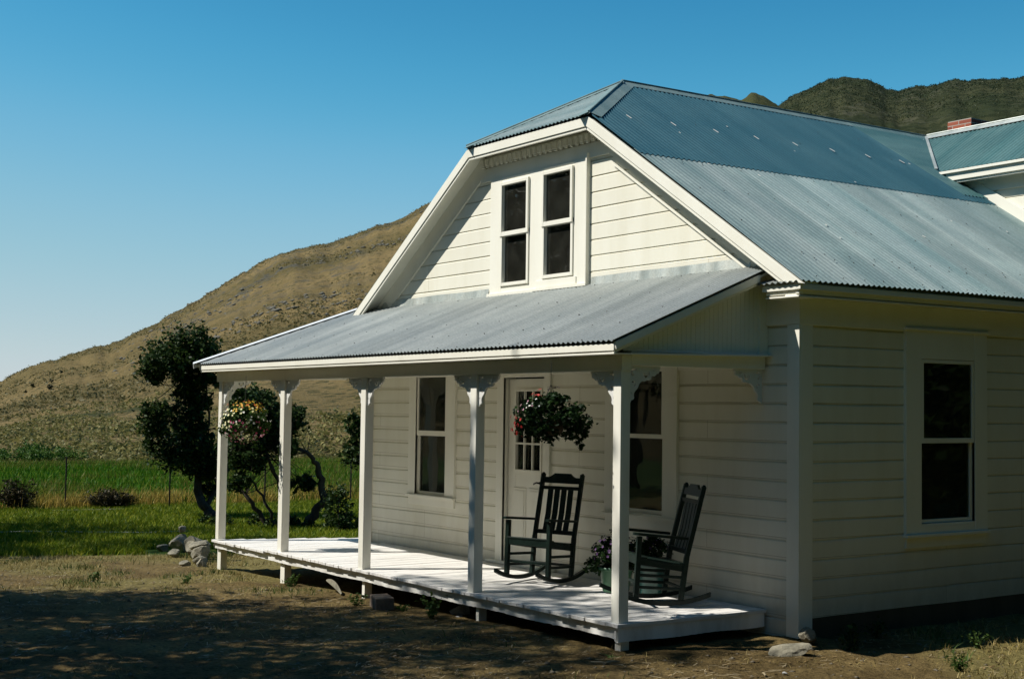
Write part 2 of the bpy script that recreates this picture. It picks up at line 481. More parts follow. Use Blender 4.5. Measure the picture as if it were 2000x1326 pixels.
class MB:
    def __init__(s):
        s.v = []; s.f = []
    def add(s, verts, faces):
        k = len(s.v)
        s.v += [tuple(p) for p in verts]
        s.f += [tuple(i + k for i in f) for f in faces]
    def box(s, a, b):
        (x0, y0, z0), (x1, y1, z1) = a, b
        x0, x1 = min(x0, x1), max(x0, x1); y0, y1 = min(y0, y1), max(y0, y1); z0, z1 = min(z0, z1), max(z0, z1)
        s.add([(x0, y0, z0), (x1, y0, z0), (x1, y1, z0), (x0, y1, z0), (x0, y0, z1), (x1, y0, z1), (x1, y1, z1), (x0, y1, z1)],
              [(0, 3, 2, 1), (4, 5, 6, 7), (0, 1, 5, 4), (1, 2, 6, 5), (2, 3, 7, 6), (3, 0, 4, 7)])
    def bar(s, p, q, w, h, up=(0, 0, 1)):
        """box beam from p to q, w wide (horizontal), h high"""
        p, q = Vector(p), Vector(q)
        d = (q - p).normalized()
        upv = Vector(up)
        r = d.cross(upv).normalized() * (w / 2)
        u = r.normalized().cross(d).normalized() * (h / 2)
        vs = [p - r - u, p + r - u, p + r + u, p - r + u, q - r - u, q + r - u, q + r + u, q - r + u]
        s.add(vs, [(0, 3, 2, 1), (4, 5, 6, 7), (0, 1, 5, 4), (1, 2, 6, 5), (2, 3, 7, 6), (3, 0, 4, 7)])
    def prism(s, pts, off):
        """polygon pts (3D) extruded by vector off"""
        n = len(pts); off = Vector(off)
        a = [Vector(p) for p in pts]; b = [p + off for p in a]
        s.add(a + b, [tuple(range(n))[::-1], tuple(range(n, 2 * n))] + [(i, (i + 1) % n, (i + 1) % n + n, i + n) for i in range(n)])
    def tube(s, pts, radii, n=8, cap=True):
        pts = [Vector(p) for p in pts]
        k = len(s.v)
        prev = None
        for i, p in enumerate(pts):
            d = (pts[min(i + 1, len(pts) - 1)] - pts[max(i - 1, 0)]).normalized()
            if prev is None:
                a = d.orthogonal().normalized()
            else:
                a = (prev - d * prev.dot(d)).normalized()
            prev = a
            b = d.cross(a)
            for j in range(n):
                t = 2 * pi * j / n
                s.v.append(tuple(p + (a * cos(t) + b * sin(t)) * radii[i]))
        for i in range(len(pts) - 1):
            for j in range(n):
                s.f.append((k + i * n + j, k + i * n + (j + 1) % n, k + (i + 1) * n + (j + 1) % n, k + (i + 1) * n + j))
        if cap:
            s.f.append(tuple(k + j for j in range(n))[::-1])
            e = k + (len(pts) - 1) * n
            s.f.append(tuple(e + j for j in range(n)))
    def lathe(s, prof, n=24, c=(0, 0, 0)):
        k = len(s.v)
        for r, z in prof:
            for j in range(n):
                t = 2 * pi * j / n
                s.v.append((c[0] + r * cos(t), c[1] + r * sin(t), c[2] + z))
        for i in range(len(prof) - 1):
            for j in range(n):
                s.f.append((k + i * n + j, k + i * n + (j + 1) % n, k + (i + 1) * n + (j + 1) % n, k + (i + 1) * n + j))
    def build(s, name, m, parent=None, bevel=0.0, smooth=False, shear=False):
        me = bpy.data.meshes.new(name)
        v = s.v
        if shear:
            v = [(x, y, z + TX * x + TY * y) for x, y, z in v]
        me.from_pydata(v, [], s.f)
        me.validate(); me.update()
        me.materials.append(m)
        o = bpy.data.objects.new(name, me)
        link(o, parent)
        if smooth:
            me.polygons.foreach_set('use_smooth', [True] * len(me.polygons))
        if bevel:
            bv = o.modifiers.new('bevel', 'BEVEL')
            bv.width = bevel; bv.segments = 2; bv.limit_method = 'ANGLE'
        return o

def fast_mesh(name, verts, faces_n, m, parent=None, smooth=False):
    """verts (N,3); faces_n: (F,k) integer array with k = 3 or 4"""
    me = bpy.data.meshes.new(name)
    F, k = faces_n.shape
    me.vertices.add(len(verts))
    me.vertices.foreach_set('co', np.ascontiguousarray(verts, dtype=np.float32).ravel())
    me.loops.add(F * k)
    me.loops.foreach_set('vertex_index', np.ascontiguousarray(faces_n, dtype=np.int32).ravel())
    me.polygons.add(F)
    me.polygons.foreach_set('loop_start', np.arange(0, F * k, k, dtype=np.int32))
    me.polygons.foreach_set('loop_total', np.full(F, k, dtype=np.int32))
    if smooth:
        me.polygons.foreach_set('use_smooth', np.ones(F, dtype=bool))
    me.update(calc_edges=True)
    me.materials.append(m)
    o = bpy.data.objects.new(name, me)
    link(o, parent)
    return o

def bm_obj(name, bm, m, parent=None, smooth=False, shear=True):
    me = bpy.data.meshes.new(name)
    if shear:
        for v in bm.verts:
            v.co.z += TX * v.co.x + TY * v.co.y
    bm.to_mesh(me); bm.free()
    me.materials.append(m)
    o = bpy.data.objects.new(name, me)
    link(o, parent)
    if smooth:
        me.polygons.foreach_set('use_smooth', [True] * len(me.polygons))
    return o

# ------------------------------------------------------------------ noise for terrain
def vnoise(x, y, seed=0):
    xi = np.floor(x).astype(np.int64); yi = np.floor(y).astype(np.int64)
    xf = x - xi; yf = y - yi
    def h(a, b):
        n = (a * 374761393 + b * 668265263 + seed * 974711) & 0x7fffffff
        n = ((n ^ (n >> 13)) * 1274126177) & 0x7fffffff
        n = (n ^ (n >> 16)) & 0x7fffffff
        return (n % 100003) / 100003.0
    u = xf * xf * (3 - 2 * xf); v = yf * yf * (3 - 2 * yf)
    return (h(xi, yi) * (1 - u) + h(xi + 1, yi) * u) * (1 - v) + (h(xi, yi + 1) * (1 - u) + h(xi + 1, yi + 1) * u) * v * 1.0
def fbm(x, y, o=4, seed=0):
    s = 0; a = 0.5; t = 0
    for i in range(o):
        s = s + a * vnoise(x, y, seed + i * 17); t += a
        x = x * 2.03 + 11.3; y = y * 2.03 + 5.7; a *= 0.5
    return s / t
def sm(x, a, b):
    t = np.clip((x - a) / (b - a), 0, 1)
    return t * t * (3 - 2 * t)

def base_h(x, y):
    x = np.asarray(x, float)
    return -0.22 + 0.024 * np.clip(x, -16, 0)
def lawn_f(x, y):
    """>0 on the lawn side of its edge"""
    return -((x + 11.16) * 0.829 - (y + 1.44) * 0.56)
def ground_h(x, y):
    x = np.asarray(x, float); y = np.asarray(y, float)
    h = base_h(x, y)
    near = 1 - sm(lawn_f(x, y), -0.5, 1.5)
    h = h + near * ((fbm(x * 1.1, y * 1.1, 3, 3) - 0.5) * 0.05 + (fbm(x * 9, y * 9, 4, 5) - 0.5) * 0.035)
    h = h + (1 - near) * (fbm(x * 0.5, y * 0.5, 3, 9) - 0.5) * 0.08
    return h
def gh(x, y):
    return float(ground_h(np.array([x]), np.array([y]))[0])

# ================================================================== FARMHOUSE
house = empty('farmhouse', (-3.8, 3.0, -0.25), 0, 'white clapboard farmhouse with corrugated metal roof and a front porch', 'farmhouse', world_parts=True)
XR, ZR, YR = -3.83, 5.47, 1.13          # ridge line and where the front hip meets it
SL = 0.6443                              # main roof pitch (rise / run)
XE, ZE = 0.244, 2.835                    # right eave
XEL, ZEL = -7.87, 2.86                   # left eave
XCR, XCL, ZC, YO = -2.68, -5.00, 4.733, -0.228   # clipped gable corners, overhang plane
XW0, XW1 = -7.65, 0.0                    # front wall
YBACK = 9.0

f_map = lambda s, d, z: (s, -d, z)       # front wall (y = 0), d outward
s_map = lambda s, d, z: (d, s, z)        # side wall (x = 0)
YWING = 5.35
w_map = lambda s, d, z: (s, YWING - d, z)

def mbox(mb, mp, s0, s1, d0, d1, z0, z1):
    mb.box(mp(s0, d0, z0), mp(s1, d1, z1))

def siding(mb, mp, s0, s1, z0, z1, z_ref, expo, openings=(), wob=None):
    """drop siding: flat boards, each with a coved joint, cut round the openings (s0,s1,z0,z1)"""
    prof = []
    k = math.floor((z0 - z_ref) / expo) - 1
    while True:
        zk = z_ref + k * expo
        if zk > z1 + expo: break
        prof += [(zk + 0.0005, 0.0), (zk + expo - 0.021, 0.0), (zk + expo - 0.012, -0.007), (zk + expo - 0.0055, -0.0125), (zk + expo - 0.0005, -0.0125)]
        k += 1
    br = sorted(set([s0, s1] + [v for o in openings for v in o[:2] if s0 < v < s1]))
    fine = []
    for a, b in zip(br[:-1], br[1:]):
        n = max(1, int((b - a) / 0.35))
        fine += [a + (b - a) * i / n for i in range(n)]
    fine.append(br[-1])
    for a, b in zip(fine[:-1], fine[1:]):
        mid = (a + b) / 2
        zs = [(z0, z1)]
        for o in openings:
            if o[0] < mid < o[1]:
                nz = []
                for p, q in zs:
                    if o[3] <= p or o[2] >= q: nz.append((p, q)); continue
                    if o[2] > p: nz.append((p, o[2]))
                    if o[3] < q: nz.append((o[3], q))
                zs = nz
        for p, q in zs:
            pts = []
            for i, (z, d) in enumerate(prof):
                if i and prof[i - 1][0] < p < z:
                    t = (p - prof[i - 1][0]) / (z - prof[i - 1][0]); pts.append((p, prof[i - 1][1] * (1 - t) + d * t))
                if i and prof[i - 1][0] < q < z:
                    t = (q - prof[i - 1][0]) / (z - prof[i - 1][0]); pts.append((q, prof[i - 1][1] * (1 - t) + d * t))
                if p <= z <= q: pts.append((z, d))
            w = wob or (lambda s, z: 0.0)
            va = [mp(a, d, z + w(a, z)) for z, d in pts]; vb = [mp(b, d, z + w(b, z)) for z, d in pts]
            n = len(pts)
            mb.add(va + vb, [(i, n + i, n + i + 1, i + 1) for i in range(n - 1)])

EXPO = 0.1667
# the corner has settled: courses dip slightly toward it
wob_f = lambda s, z: 0.0022 * sin(s * 2.3 + z * 9.1) + 0.0016 * sin(s * 5.1 + z * 17) + (-0.018 * math.exp(-((s) / 1.6) ** 2) - 0.02 * sm(np.array(-s), 5.0, 7.6).item()) * max(0, (2.3 - z) / 2.3)
wob_s = lambda s, z: 0.003 * sin(s * 2.1 + z * 8.3) + 0.002 * sin(s * 5.3 + z * 15) - 0.014 * math.exp(-(s / 1.8) ** 2) * max(0, (2.3 - z) / 2.3)

WIN_F1 = (-6.372, -5.742, 0.708, 2.185)
WIN_F2 = (-2.415, -1.785, 0.755, 2.185)
WIN_S1 = (1.605, 2.305, 0.742, 2.185)
DOOR = (-4.46, -3.72, 0.03, 2.06)
def pad(o, p): return (o[0] - p, o[1] + p, o[2] - p, o[3] + p)
mb = MB()
siding(mb, f_map, XW0, XW1, -0.24, 2.50, 1.968, EXPO, [pad(WIN_F1, .045), pad(WIN_F2, .045), (-4.49, -3.70, 0.0, 2.09)], wob_f)
mb.build('siding_wall', M['siding'], house, shear=True)
mb = MB()
siding(mb, s_map, 0.0, 8.8, -0.035, 2.50, 1.968, EXPO, [pad(WIN_S1, .045)], wob_s)
mb.build('siding_wall', M['siding'], house, shear=True)
mb = MB()
mbox(mb, f_map, XW0, XW1, -0.15, -0.004, 2.50, 2.95)
mb.box((XW0, 0.0, -0.24), (XW0 + 0.12, YBACK, 2.95))
mb.box((XW0, YBACK - .1, -0.24), (XW1, YBACK, 2.95))
mb.box((-0.12, YWING, -0.24), (-0.02, YBACK, 2.95))
mb.box((-0.12, 0.16, 2.50), (-0.004, YWING, 2.72))
mb.build('wall', M['siding'], house, shear=True)

# gable wall with its pair of sash windows
GW = [(-4.525, -4.045, 3.145, 4.250), (-3.715, -3.235, 3.172, 4.262)]
mbg = MB()
siding(mbg, f_map, -7.75, 0.2, 2.90, 4.66, 4.149 + 0.004, 0.1655, [pad(g, .03) for g in GW])
bm = bmesh.new()
me_ = bpy.data.meshes.new('tmp'); me_.from_pydata(mbg.v, [], mbg.f); bm.from_mesh(me_); bpy.data.meshes.remove(me_)
for px, nx in ((XE, SL), (XEL, -SL)):
    pz = ZE if px == XE else ZEL
    bmesh.ops.bisect_plane(bm, geom=bm.verts[:] + bm.edges[:] + bm.faces[:], plane_co=(px, 0, pz - 0.03), plane_no=(nx, 0, 1), clear_outer=True)
bm_obj('gable_wall', bm, M['siding'], house)

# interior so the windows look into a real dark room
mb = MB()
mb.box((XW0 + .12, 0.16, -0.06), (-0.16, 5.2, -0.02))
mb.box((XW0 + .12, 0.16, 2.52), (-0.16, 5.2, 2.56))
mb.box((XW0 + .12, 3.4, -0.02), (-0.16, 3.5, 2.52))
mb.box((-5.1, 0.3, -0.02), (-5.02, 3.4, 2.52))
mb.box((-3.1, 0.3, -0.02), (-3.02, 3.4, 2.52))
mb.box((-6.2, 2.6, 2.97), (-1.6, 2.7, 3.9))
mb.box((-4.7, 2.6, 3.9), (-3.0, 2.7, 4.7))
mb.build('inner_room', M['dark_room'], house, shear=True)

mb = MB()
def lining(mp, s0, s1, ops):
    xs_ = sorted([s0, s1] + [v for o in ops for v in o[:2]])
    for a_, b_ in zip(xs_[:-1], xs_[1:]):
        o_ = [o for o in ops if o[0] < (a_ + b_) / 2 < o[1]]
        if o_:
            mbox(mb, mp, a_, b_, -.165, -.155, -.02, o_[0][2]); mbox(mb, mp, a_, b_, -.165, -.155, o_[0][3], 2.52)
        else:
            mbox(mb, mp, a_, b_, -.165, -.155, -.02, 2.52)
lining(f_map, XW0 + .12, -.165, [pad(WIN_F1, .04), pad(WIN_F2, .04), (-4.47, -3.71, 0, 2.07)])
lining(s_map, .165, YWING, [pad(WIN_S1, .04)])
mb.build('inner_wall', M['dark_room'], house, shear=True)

# corner boards, frieze and base trim
mb = MB()
for mp_, a_ in ((f_map, (-0.122, 0.022, 0.0, 0.022, -0.20, 2.475)), (s_map, (0.0, 0.148, 0.001, 0.0225, -0.20, 2.475)), (f_map, (XW0 - .02, XW0 + .12, 0.0, 0.022, -0.02, 2.09))):
    mb = MB(); mbox(mb, mp_, *a_)
    mb.build('corner_board', M['trim'], house, bevel=.003, shear=True)
mb = MB()
mbox(mb, f_map, -0.40, 0.026, -0.004, 0.026, 2.477, 2.70)
mbox(mb, s_map, 0.0, YWING, -0.004, 0.028, 2.472, 2.70)
mbox(mb, f_map, XW0 - .02, -0.42, -0.004, 0.020, 2.10, 2.30)
mb.build('frieze_board', M['trim'], house, bevel=.003, shear=True)

# side cornice and the little boxed return at the front corner
mb = MB()
mb.box((0.026, -0.20, 2.700), (0.165, YWING, 2.716))           # soffit
mb.box((0.165, -0.195, 2.690), (0.194, YWING, 2.705))
mb.box((0.150, -0.205, 2.716), (0.190, YWING, 2.752))
mb.box((0.165, -0.225, 2.752), (0.225, YWING, 2.800))
mb.box((0.10, -0.20, 2.800), (0.20, YWING, 2.812))
# return on the front face
mb.box((-0.20, -0.200, 2.716), (0.150, -0.0, 2.745))
mb.box((-0.225, -0.222, 2.750), (0.226, -0.004, 2.800))
mb.box((-0.195, -0.214, 2.688), (0.196, -0.004, 2.703))
mb.build('cornice', M['trim'], house, bevel=.003, shear=True)

def window(mp, g, zr, casing, name='window', sill=True, apron=True, cas_d=0.03, sash_d=0.014, hood=False, top_room=True):
    """glass area g=(s0,s1,z0,z1); zr=(rail bottom, rail top); casing=(s0,s1,z0,z1) outer"""
    s0, s1, z0, z1 = g
    c0, c1, cz0, cz1 = casing
    r = 0.032
    w = MB()
    mbox(w, mp, c0, s0 - r - .004, -0.004, cas_d, cz0, cz1)
    mbox(w, mp, s1 + r + .004, c1, -0.004, cas_d, cz0, cz1)
    mbox(w, mp, s0 - r - .004, s1 + r + .004, -0.004, cas_d - .001, z1 + r + .004, cz1)
    mbox(w, mp, s0 - r - .004, s1 + r + .004, -0.004, cas_d - .001, cz0, z0 - r - .02)
    # jamb reveals
    for a, b in ((s0 - r - .012, s0 - r - .004), (s1 + r + .004, s1 + r + .012)):
        mbox(w, mp, a, b, -0.12, cas_d - .004, z0 - r - .02, z1 + r + .012)
    mbox(w, mp, s0 - r - .012, s1 + r + .012, -0.12, cas_d - .004, z1 + r + .004, z1 + r + .012)
    mbox(w, mp, s0 - r - .012, s1 + r + .012, -0.12, cas_d - .004, z0 - r - .03, z0 - r - .004)
    wo = w.build(name, M['trim'], house, bevel=.002, shear=True)
    if hood:
        h = MB()
        mbox(h, mp, c0 - .02, c1 + .02, 0, cas_d + .022, cz1, cz1 + .022)
        h.build('hood', M['trim'], wo, bevel=.003, shear=True)
    a = MB()
    # upper sash sits proud of the lower one
    for (q0, q1, dd) in ((zr[0], z1 + r, sash_d), (z0 - r, zr[1], sash_d - .028)):
        mbox(a, mp, s0 - r, s0, dd - .028, dd, q0, q1)
        mbox(a, mp, s1, s1 + r, dd - .028, dd, q0, q1)
    mbox(a, mp, s0, s1, sash_d - .028, sash_d, z1, z1 + r)
    mbox(a, mp, s0, s1, sash_d - .028, sash_d, zr[0], zr[1])
    mbox(a, mp, s0, s1, sash_d - .056, sash_d - .028, z0 - r, z0)
    a.build('sash', M['trim'], wo, bevel=.002, shear=True)
    for q0, q1, dd in ((zr[1], z1, sash_d - .014), (z0, zr[0], sash_d - .042)):
        p = MB()
        mbox(p, mp, s0 - .002, s1 + .002, dd - .004, dd, q0 - .002, q1 + .002)
        p.build('pane', M['glass'], wo, shear=True)
    if sill:
        l = MB()
        mbox(l, mp, c0 - .015, c1 + .015, -0.02, cas_d + .028, cz0 - .028, cz0)
        if apron:
            mbox(l, mp, c0 + .01, c1 - .01, -0.004, cas_d - .006, cz0 - .125, cz0 - .028)
        l.build('sill', M['trim'], wo, bevel=.003, shear=True)
    return wo

window(f_map, WIN_F1, (1.388, 1.450), (-6.575, -5.500, 0.665, 2.30))
window(f_map, WIN_F2, (1.450, 1.492), (-2.640, -1.545, 0.700, 2.30))
window(s_map, WIN_S1, (1.444, 1.490), (1.355, 2.530, 0.615, 2.480), hood=True, sash_d=.026)

# the paired gable windows share one wide casing
mb = MB()
mbox(mb, f_map, -4.790, -4.565, -.004, .034, 3.035, 4.345)
mbox(mb, f_map, -4.008, -3.752, -.004, .034, 3.035, 4.345)
mbox(mb, f_map, -3.198, -2.985, -.004, .034, 3.035, 4.345)
mbox(mb, f_map, -4.565, -4.008, -.004, .033, 4.288, 4.345)
mbox(mb, f_map, -3.752, -3.198, -.004, .033, 4.300, 4.345)
mbox(mb, f_map, -4.565, -4.008, -.004, .033, 3.035, 3.105)
mbox(mb, f_map, -3.752, -3.198, -.004, .033, 3.035, 3.132)
mbox(mb, f_map, -2.985, -2.960, -.004, .052, 3.035, 4.40)
gwin = mb.build('window', M['trim'], house, bevel=.003, shear=True)
mb = MB()
mbox(mb, f_map, -4.815, -3.905, 0, .058, 2.998, 3.035)
mbox(mb, f_map, -3.905, -2.950, 0, .062, 3.006, 3.038)
mbox(mb, f_map, -3.86, -3.140, .034, .044, 3.042, 3.122)
mb.build('sill', M['trim'], gwin, bevel=.003, shear=True)
for (s0, s1, z0, z1), (r0, r1) in zip(GW, ((3.672, 3.722), (3.70, 3.75))):
    a = MB()
    r = 0.038
    for q0, q1, dd in ((r0, z1 + r, .062), (z0 - r, r1, .05)):
        mbox(a, f_map, s0 - r, s0, -0.02, dd, q0, q1)
        mbox(a, f_map, s1, s1 + r, -0.02, dd, q0, q1)
    mbox(a, f_map, s0, s1, -.02, .0615, z1, z1 + r)
    mbox(a, f_map, s0, s1, -.02, .0605, r0, r1)
    mbox(a, f_map, s0, s1, -.02, .0495, z0 - r, z0)
    a.build('sash', M['trim'], gwin, bevel=.003, shear=True)
    for q0, q1, dd in ((r1, z1, .02), (z0, r0, .004)):
        p = MB()
        mbox(p, f_map, s0 - .001, s1 + .001, dd - .004, dd, q0 - .001, q1 + .001)
        p.build('pane', M['glass'], gwin, shear=True)

# crown above the gable windows: a board with small blocks up to the soffit
mb = MB()
mbox(mb, f_map, -5.02, -2.52, -.002, .020, 4.345, 4.50)
mb.build('frieze_board', M['trim'], house, bevel=.003, shear=True)
for i in range(26):
    x = -4.98 + i * 0.0945
    mb = MB()
    mbox(mb, f_map, x, x + .052, .02, .062, 4.525, 4.598)
    mbox(mb, f_map, x + .006, x + .046, .02, .05, 4.505, 4.527)
    mb.build('dentil', M['trim'], house, bevel=.002, shear=True)
# slim batten that follows the rake on the wall
for a_ in (((-2.56, -0.012, 4.232), (-0.62, -0.012, 2.998), .03, .022), ((-5.10, -0.012, 4.33), (-7.10, -0.012, 3.05), .02, .012)):
    mb = MB(); mb.bar(*a_)
    mb.build('rake_batten', M['trim'], house, shear=True)

# front door
mb = MB()
mbox(mb, f_map, -4.605, -4.478, -.004, .03, 0.0, 2.20)
mbox(mb, f_map, -3.700, -3.590, -.004, .03, 0.0, 2.20)
mbox(mb, f_map, -4.478, -3.700, -.004, .029, 2.075, 2.20)
mbox(mb, f_map, -4.484, -4.478, -.14, .026, 0.0, 2.075)
mbox(mb, f_map, -3.700, -3.694, -.14, .026, 0.0, 2.075)
mb.build('door_casing', M['trim'], house, bevel=.003, shear=True)
mb = MB()
mbox(mb, f_map, -4.74, -3.48, -.02, .075, 0.004, 0.032)
mb.build('threshold', M['trim'], house, bevel=.003, shear=True)
d = MB()
gx0, gx1, gz0, gz1 = -4.318, -3.850, 1.055, 1.920
dd0, dd1 = -0.085, -0.045
mbox(d, f_map, -4.462, gx0, dd0, dd1, .034, 2.060)
mbox(d, f_map, gx1, -3.716, dd0, dd1, .034, 2.060)
mbox(d, f_map, gx0, gx1, dd0, dd1 - .0005, gz1, 2.060)
mbox(d, f_map, gx0, gx1, dd0, dd1 - .0005, .034, gz0)
for a, b in ((-4.345, gx0), (gx1, -3.823)):
    mbox(d, f_map, a, b, dd1, dd1 + .012, gz0 - .027, gz1 + .027)
mbox(d, f_map, gx0, gx1, dd1, dd1 + .012, gz0 - .027, gz0)
mbox(d, f_map, gx0, gx1, dd1, dd1 + .012, gz1, gz1 + .027)
for i in (1, 2):
    x = gx0 + (gx1 - gx0) * i / 3
    mbox(d, f_map, x - .010, x + .010, dd1 - .02, dd1 + .006, gz0, gz1)
    z = gz0 + (gz1 - gz0) * i / 3
    mbox(d, f_map, gx0, gx1, dd1 - .019, dd1 + .005, z - .010, z + .010)
door = d.build('door', M['trim'], house, bevel=.002, shear=True)
p = MB()
for x0, x1 in ((-4.345, -4.112), (-4.056, -3.823)):
    mbox(p, f_map, x0, x1, dd1, dd1 + .007, .20, .855)
    mbox(p, f_map, x0 + .03, x1 - .03, dd1 + .007, dd1 + .013, .23, .825)
p.build('panel', M['trim'], door, bevel=.004, shear=True)
p = MB(); mbox(p, f_map, gx0, gx1, dd1 - .03, dd1 - .026, gz0, gz1)
p.build('pane', M['glass'], door, shear=True)
h = MB()
h.tube([f_map(-3.79, dd1, .925), f_map(-3.79, dd1 + .055, .925)], [.026, .014], 12)
h.tube([f_map(-3.79, dd1 + .055, .925), f_map(-3.84, dd1 + .060, .928), f_map(-3.885, dd1 + .058, .915), f_map(-3.905, dd1 + .05, .905)], [.011, .010, .009, .006], 8)
h.build('handle', M['hardware'], door, smooth=True, shear=True)

# galvanised apron flashing where the porch roof meets the gable
rows = []
mb = MB()
n = 220
for i in range(n + 1):
    x = -7.35 + (6.78) * i / n
    wv = 0.004 * sin(x * 31) + 0.003 * sin(x * 13.7 + 1)
    rows.append([(x, -0.014 - wv * .5, 3.098 + 0.003 * sin(x * 5)), (x, -0.020 - wv, 3.06), (x, -0.028 - 1.6 * wv, 3.01)])
for lo_, hi_ in ((-9, -4.83), (-2.94, 0)):
    mb = MB()
    k0 = None
    idx = [i for i in range(n) if lo_ < rows[i][0][0] < hi_]
    mb.v = [p for i in idx + [idx[-1] + 1] for p in rows[i]]
    mb.f = [(3 * q + j + 1, 3 * (q + 1) + j + 1, 3 * (q + 1) + j, 3 * q + j) for q in range(len(idx)) for j in range(2)]
    mb.build('flashing', M['flash'], house, smooth=True, shear=True)

# ---------------------------------------------------------------- corrugated roofing
PITCH, AMP = 0.0677, 0.0085
def corr(P, U, V, lu, lv, planes=(), rows_=1, per=6, lift=0.0, sag=None):
    P, U, V = Vector(P), Vector(U).normalized(), Vector(V).normalized()
    Nn = U.cross(V).normalized()
    if Nn.z < 0: Nn = -Nn
    nu = int(lu / PITCH * per)
    bm = bmesh.new()
    g = []
    for i in range(nu + 1):
        u = lu * i / nu
        h = AMP * sin(2 * pi * u / PITCH) + lift
        r = []
        for j in range(rows_ + 1):
            v = lv * j / rows_
            p = P + U * u + V * v + Nn * h
            if sag: p.z += sag(p)
            r.append(bm.verts.new(p))
        g.append(r)
    for i in range(nu):
        for j in range(rows_):
            bm.faces.new((g[i][j], g[i + 1][j], g[i + 1][j + 1], g[i][j + 1]))
    for co, no in planes:
        bmesh.ops.bisect_plane(bm, geom=bm.verts[:] + bm.edges[:] + bm.faces[:], plane_co=co, plane_no=no, clear_outer=True)
    bmesh.ops.recalc_face_normals(bm, faces=bm.faces[:])
    for f in bm.faces:
        f.smooth = True
    return bm

Lr = sqrt((XE - XR) ** 2 + (ZR - ZE) ** 2)
dR = Vector((XE - XR, 0, ZE - ZR)).normalized()
z_lap = 4.208
t_lap = (ZR - z_lap) / (-dR.z)
hipR = ((XCR, YO, 0), (-(YR - YO), -(XCR - XR), 0))     # outward normal of vertical plane through right hip
nn = Vector((YR - YO, XR - XCR, 0)); nn = nn if nn.dot(Vector((XCR - 0, YO - 2, 0))) < 0 else -nn
hip_no_r = Vector((-(YR - YO), (XR - XCR), 0)).normalized()
if hip_no_r.y > 0: hip_no_r = -hip_no_r
sagf = lambda p: -0.015 * math.exp(-((p.y + .2) / 1.2) ** 2) * max(0.0, (3.6 - p.z)) if p.z < 3.6 else 0.0
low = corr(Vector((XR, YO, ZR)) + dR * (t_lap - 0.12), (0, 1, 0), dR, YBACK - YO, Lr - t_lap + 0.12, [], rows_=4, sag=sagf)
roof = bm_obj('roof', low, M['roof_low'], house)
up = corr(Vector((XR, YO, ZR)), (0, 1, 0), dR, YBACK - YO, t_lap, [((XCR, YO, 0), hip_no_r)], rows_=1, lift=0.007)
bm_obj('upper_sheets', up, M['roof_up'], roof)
# newer pale sheets beside the valley
t1 = (ZR - 4.30) / (-dR.z)
nw = corr(Vector((XR, 4.88, ZR)), (0, 1, 0), dR, 1.75, t1, [], rows_=1, lift=0.012)
bm_obj('newer_sheets', nw, M['roof_wing'], roof)
# left slope
dL = Vector((XEL - XR, 0, ZEL - ZR)).normalized()
hip_no_l = Vector((hip_no_r.x * -1, hip_no_r.y, 0))
lf = corr(Vector((XR, YO, ZR)), (0, 1, 0), dL, YBACK - YO, sqrt((XEL - XR) ** 2 + (ZR - ZEL) ** 2), [((XCL, YO, 0), hip_no_l)], per=4)
bm_obj('left_slope', lf, M['roof_low'], roof)
# clipped-gable hip
dF = Vector((0, YO - YR - .03, ZC - ZR)).normalized()
LF = sqrt((YR - YO + .03) ** 2 + (ZR - ZC) ** 2)
hp = corr(Vector((XCL - .05, YR, ZR)), (1, 0, 0), dF, XCR - XCL + .1, LF,
          [((XCR, YO, 0), -hip_no_r), ((XCL, YO, 0), -hip_no_l)])
bm_obj('front_hip', hp, M['roof_low'], roof)
# underlay so no light leaks through
mb = MB()
zrm = lambda x: ZE + SL * (XE - x) - .055
zlm = lambda x: ZEL + (ZC - ZEL) / (XCL - XEL) * (x - XEL) - .055
mb.prism([(XE - .10, YO + .06, zrm(XE - .10)), (XE - .10, YBACK, zrm(XE - .10)), (XCR, YBACK, zrm(XCR)), (XCR, YO + .06, zrm(XCR))], (0, 0, -.03))
mb.prism([(XCR, YO + .06, zrm(XCR)), (XCR, YBACK, zrm(XCR)), (XR, YBACK, zrm(XR)), (XR, YR, zrm(XR))], (0, 0, -.03))
mb.prism([(XEL + .10, YO + .06, zlm(XEL + .10)), (XCL, YO + .06, zlm(XCL)), (XCL, YBACK, zlm(XCL)), (XEL + .10, YBACK, zlm(XEL + .10))], (0, 0, -.03))
mb.prism([(XCL, YO + .06, zlm(XCL)), (XR, YR, ZR - .06), (XR, YBACK, ZR - .06), (XCL, YBACK, zlm(XCL))], (0, 0, -.03))
mb.prism([(XCL, YO + .06, ZC - .058), (XCR, YO + .06, ZC - .058), (XR, YR, ZR - .058)][::-1], (0, 0, -.03))
mb.build('soffit', M['trim'], house, shear=True)

# ridge and hip caps: bent metal strips with a rolled bead
def cap(p, q, side_a, side_b, w=0.15, lift=0.022, name='ridge_cap', m='cap', bead=True, parent=None):
    p, q = Vector(p), Vector(q)
    a, b = Vector(side_a).normalized(), Vector(side_b).normalized()
    mb = MB()
    n = max(2, int((q - p).length / 0.4))
    up_ = Vector((0, 0, lift))
    for i in range(n):
        p0 = p.lerp(q, i / n); p1 = p.lerp(q, (i + 1) / n)
        j = Vector((0, 0, 0.0015 * (i % 2)))
        for s in (a, b):
            quad = [p0 + up_ + j, p1 + up_ + j, p1 + s * w + up_ * .75 + j, p0 + s * w + up_ * .75 + j]
            mb.prism(quad, (0, 0, -.003))
    if bead:
        mb.tube([p + up_ + Vector((0, 0, .004)), q + up_ + Vector((0, 0, .004))], [.012, .012], 8)
    return mb.build(name, M[m], parent or roof, shear=True)
dRn = dR; dLn = dL
cap((XR, YR - .02, ZR), (XR, YBACK, ZR), dRn, dLn, .13)
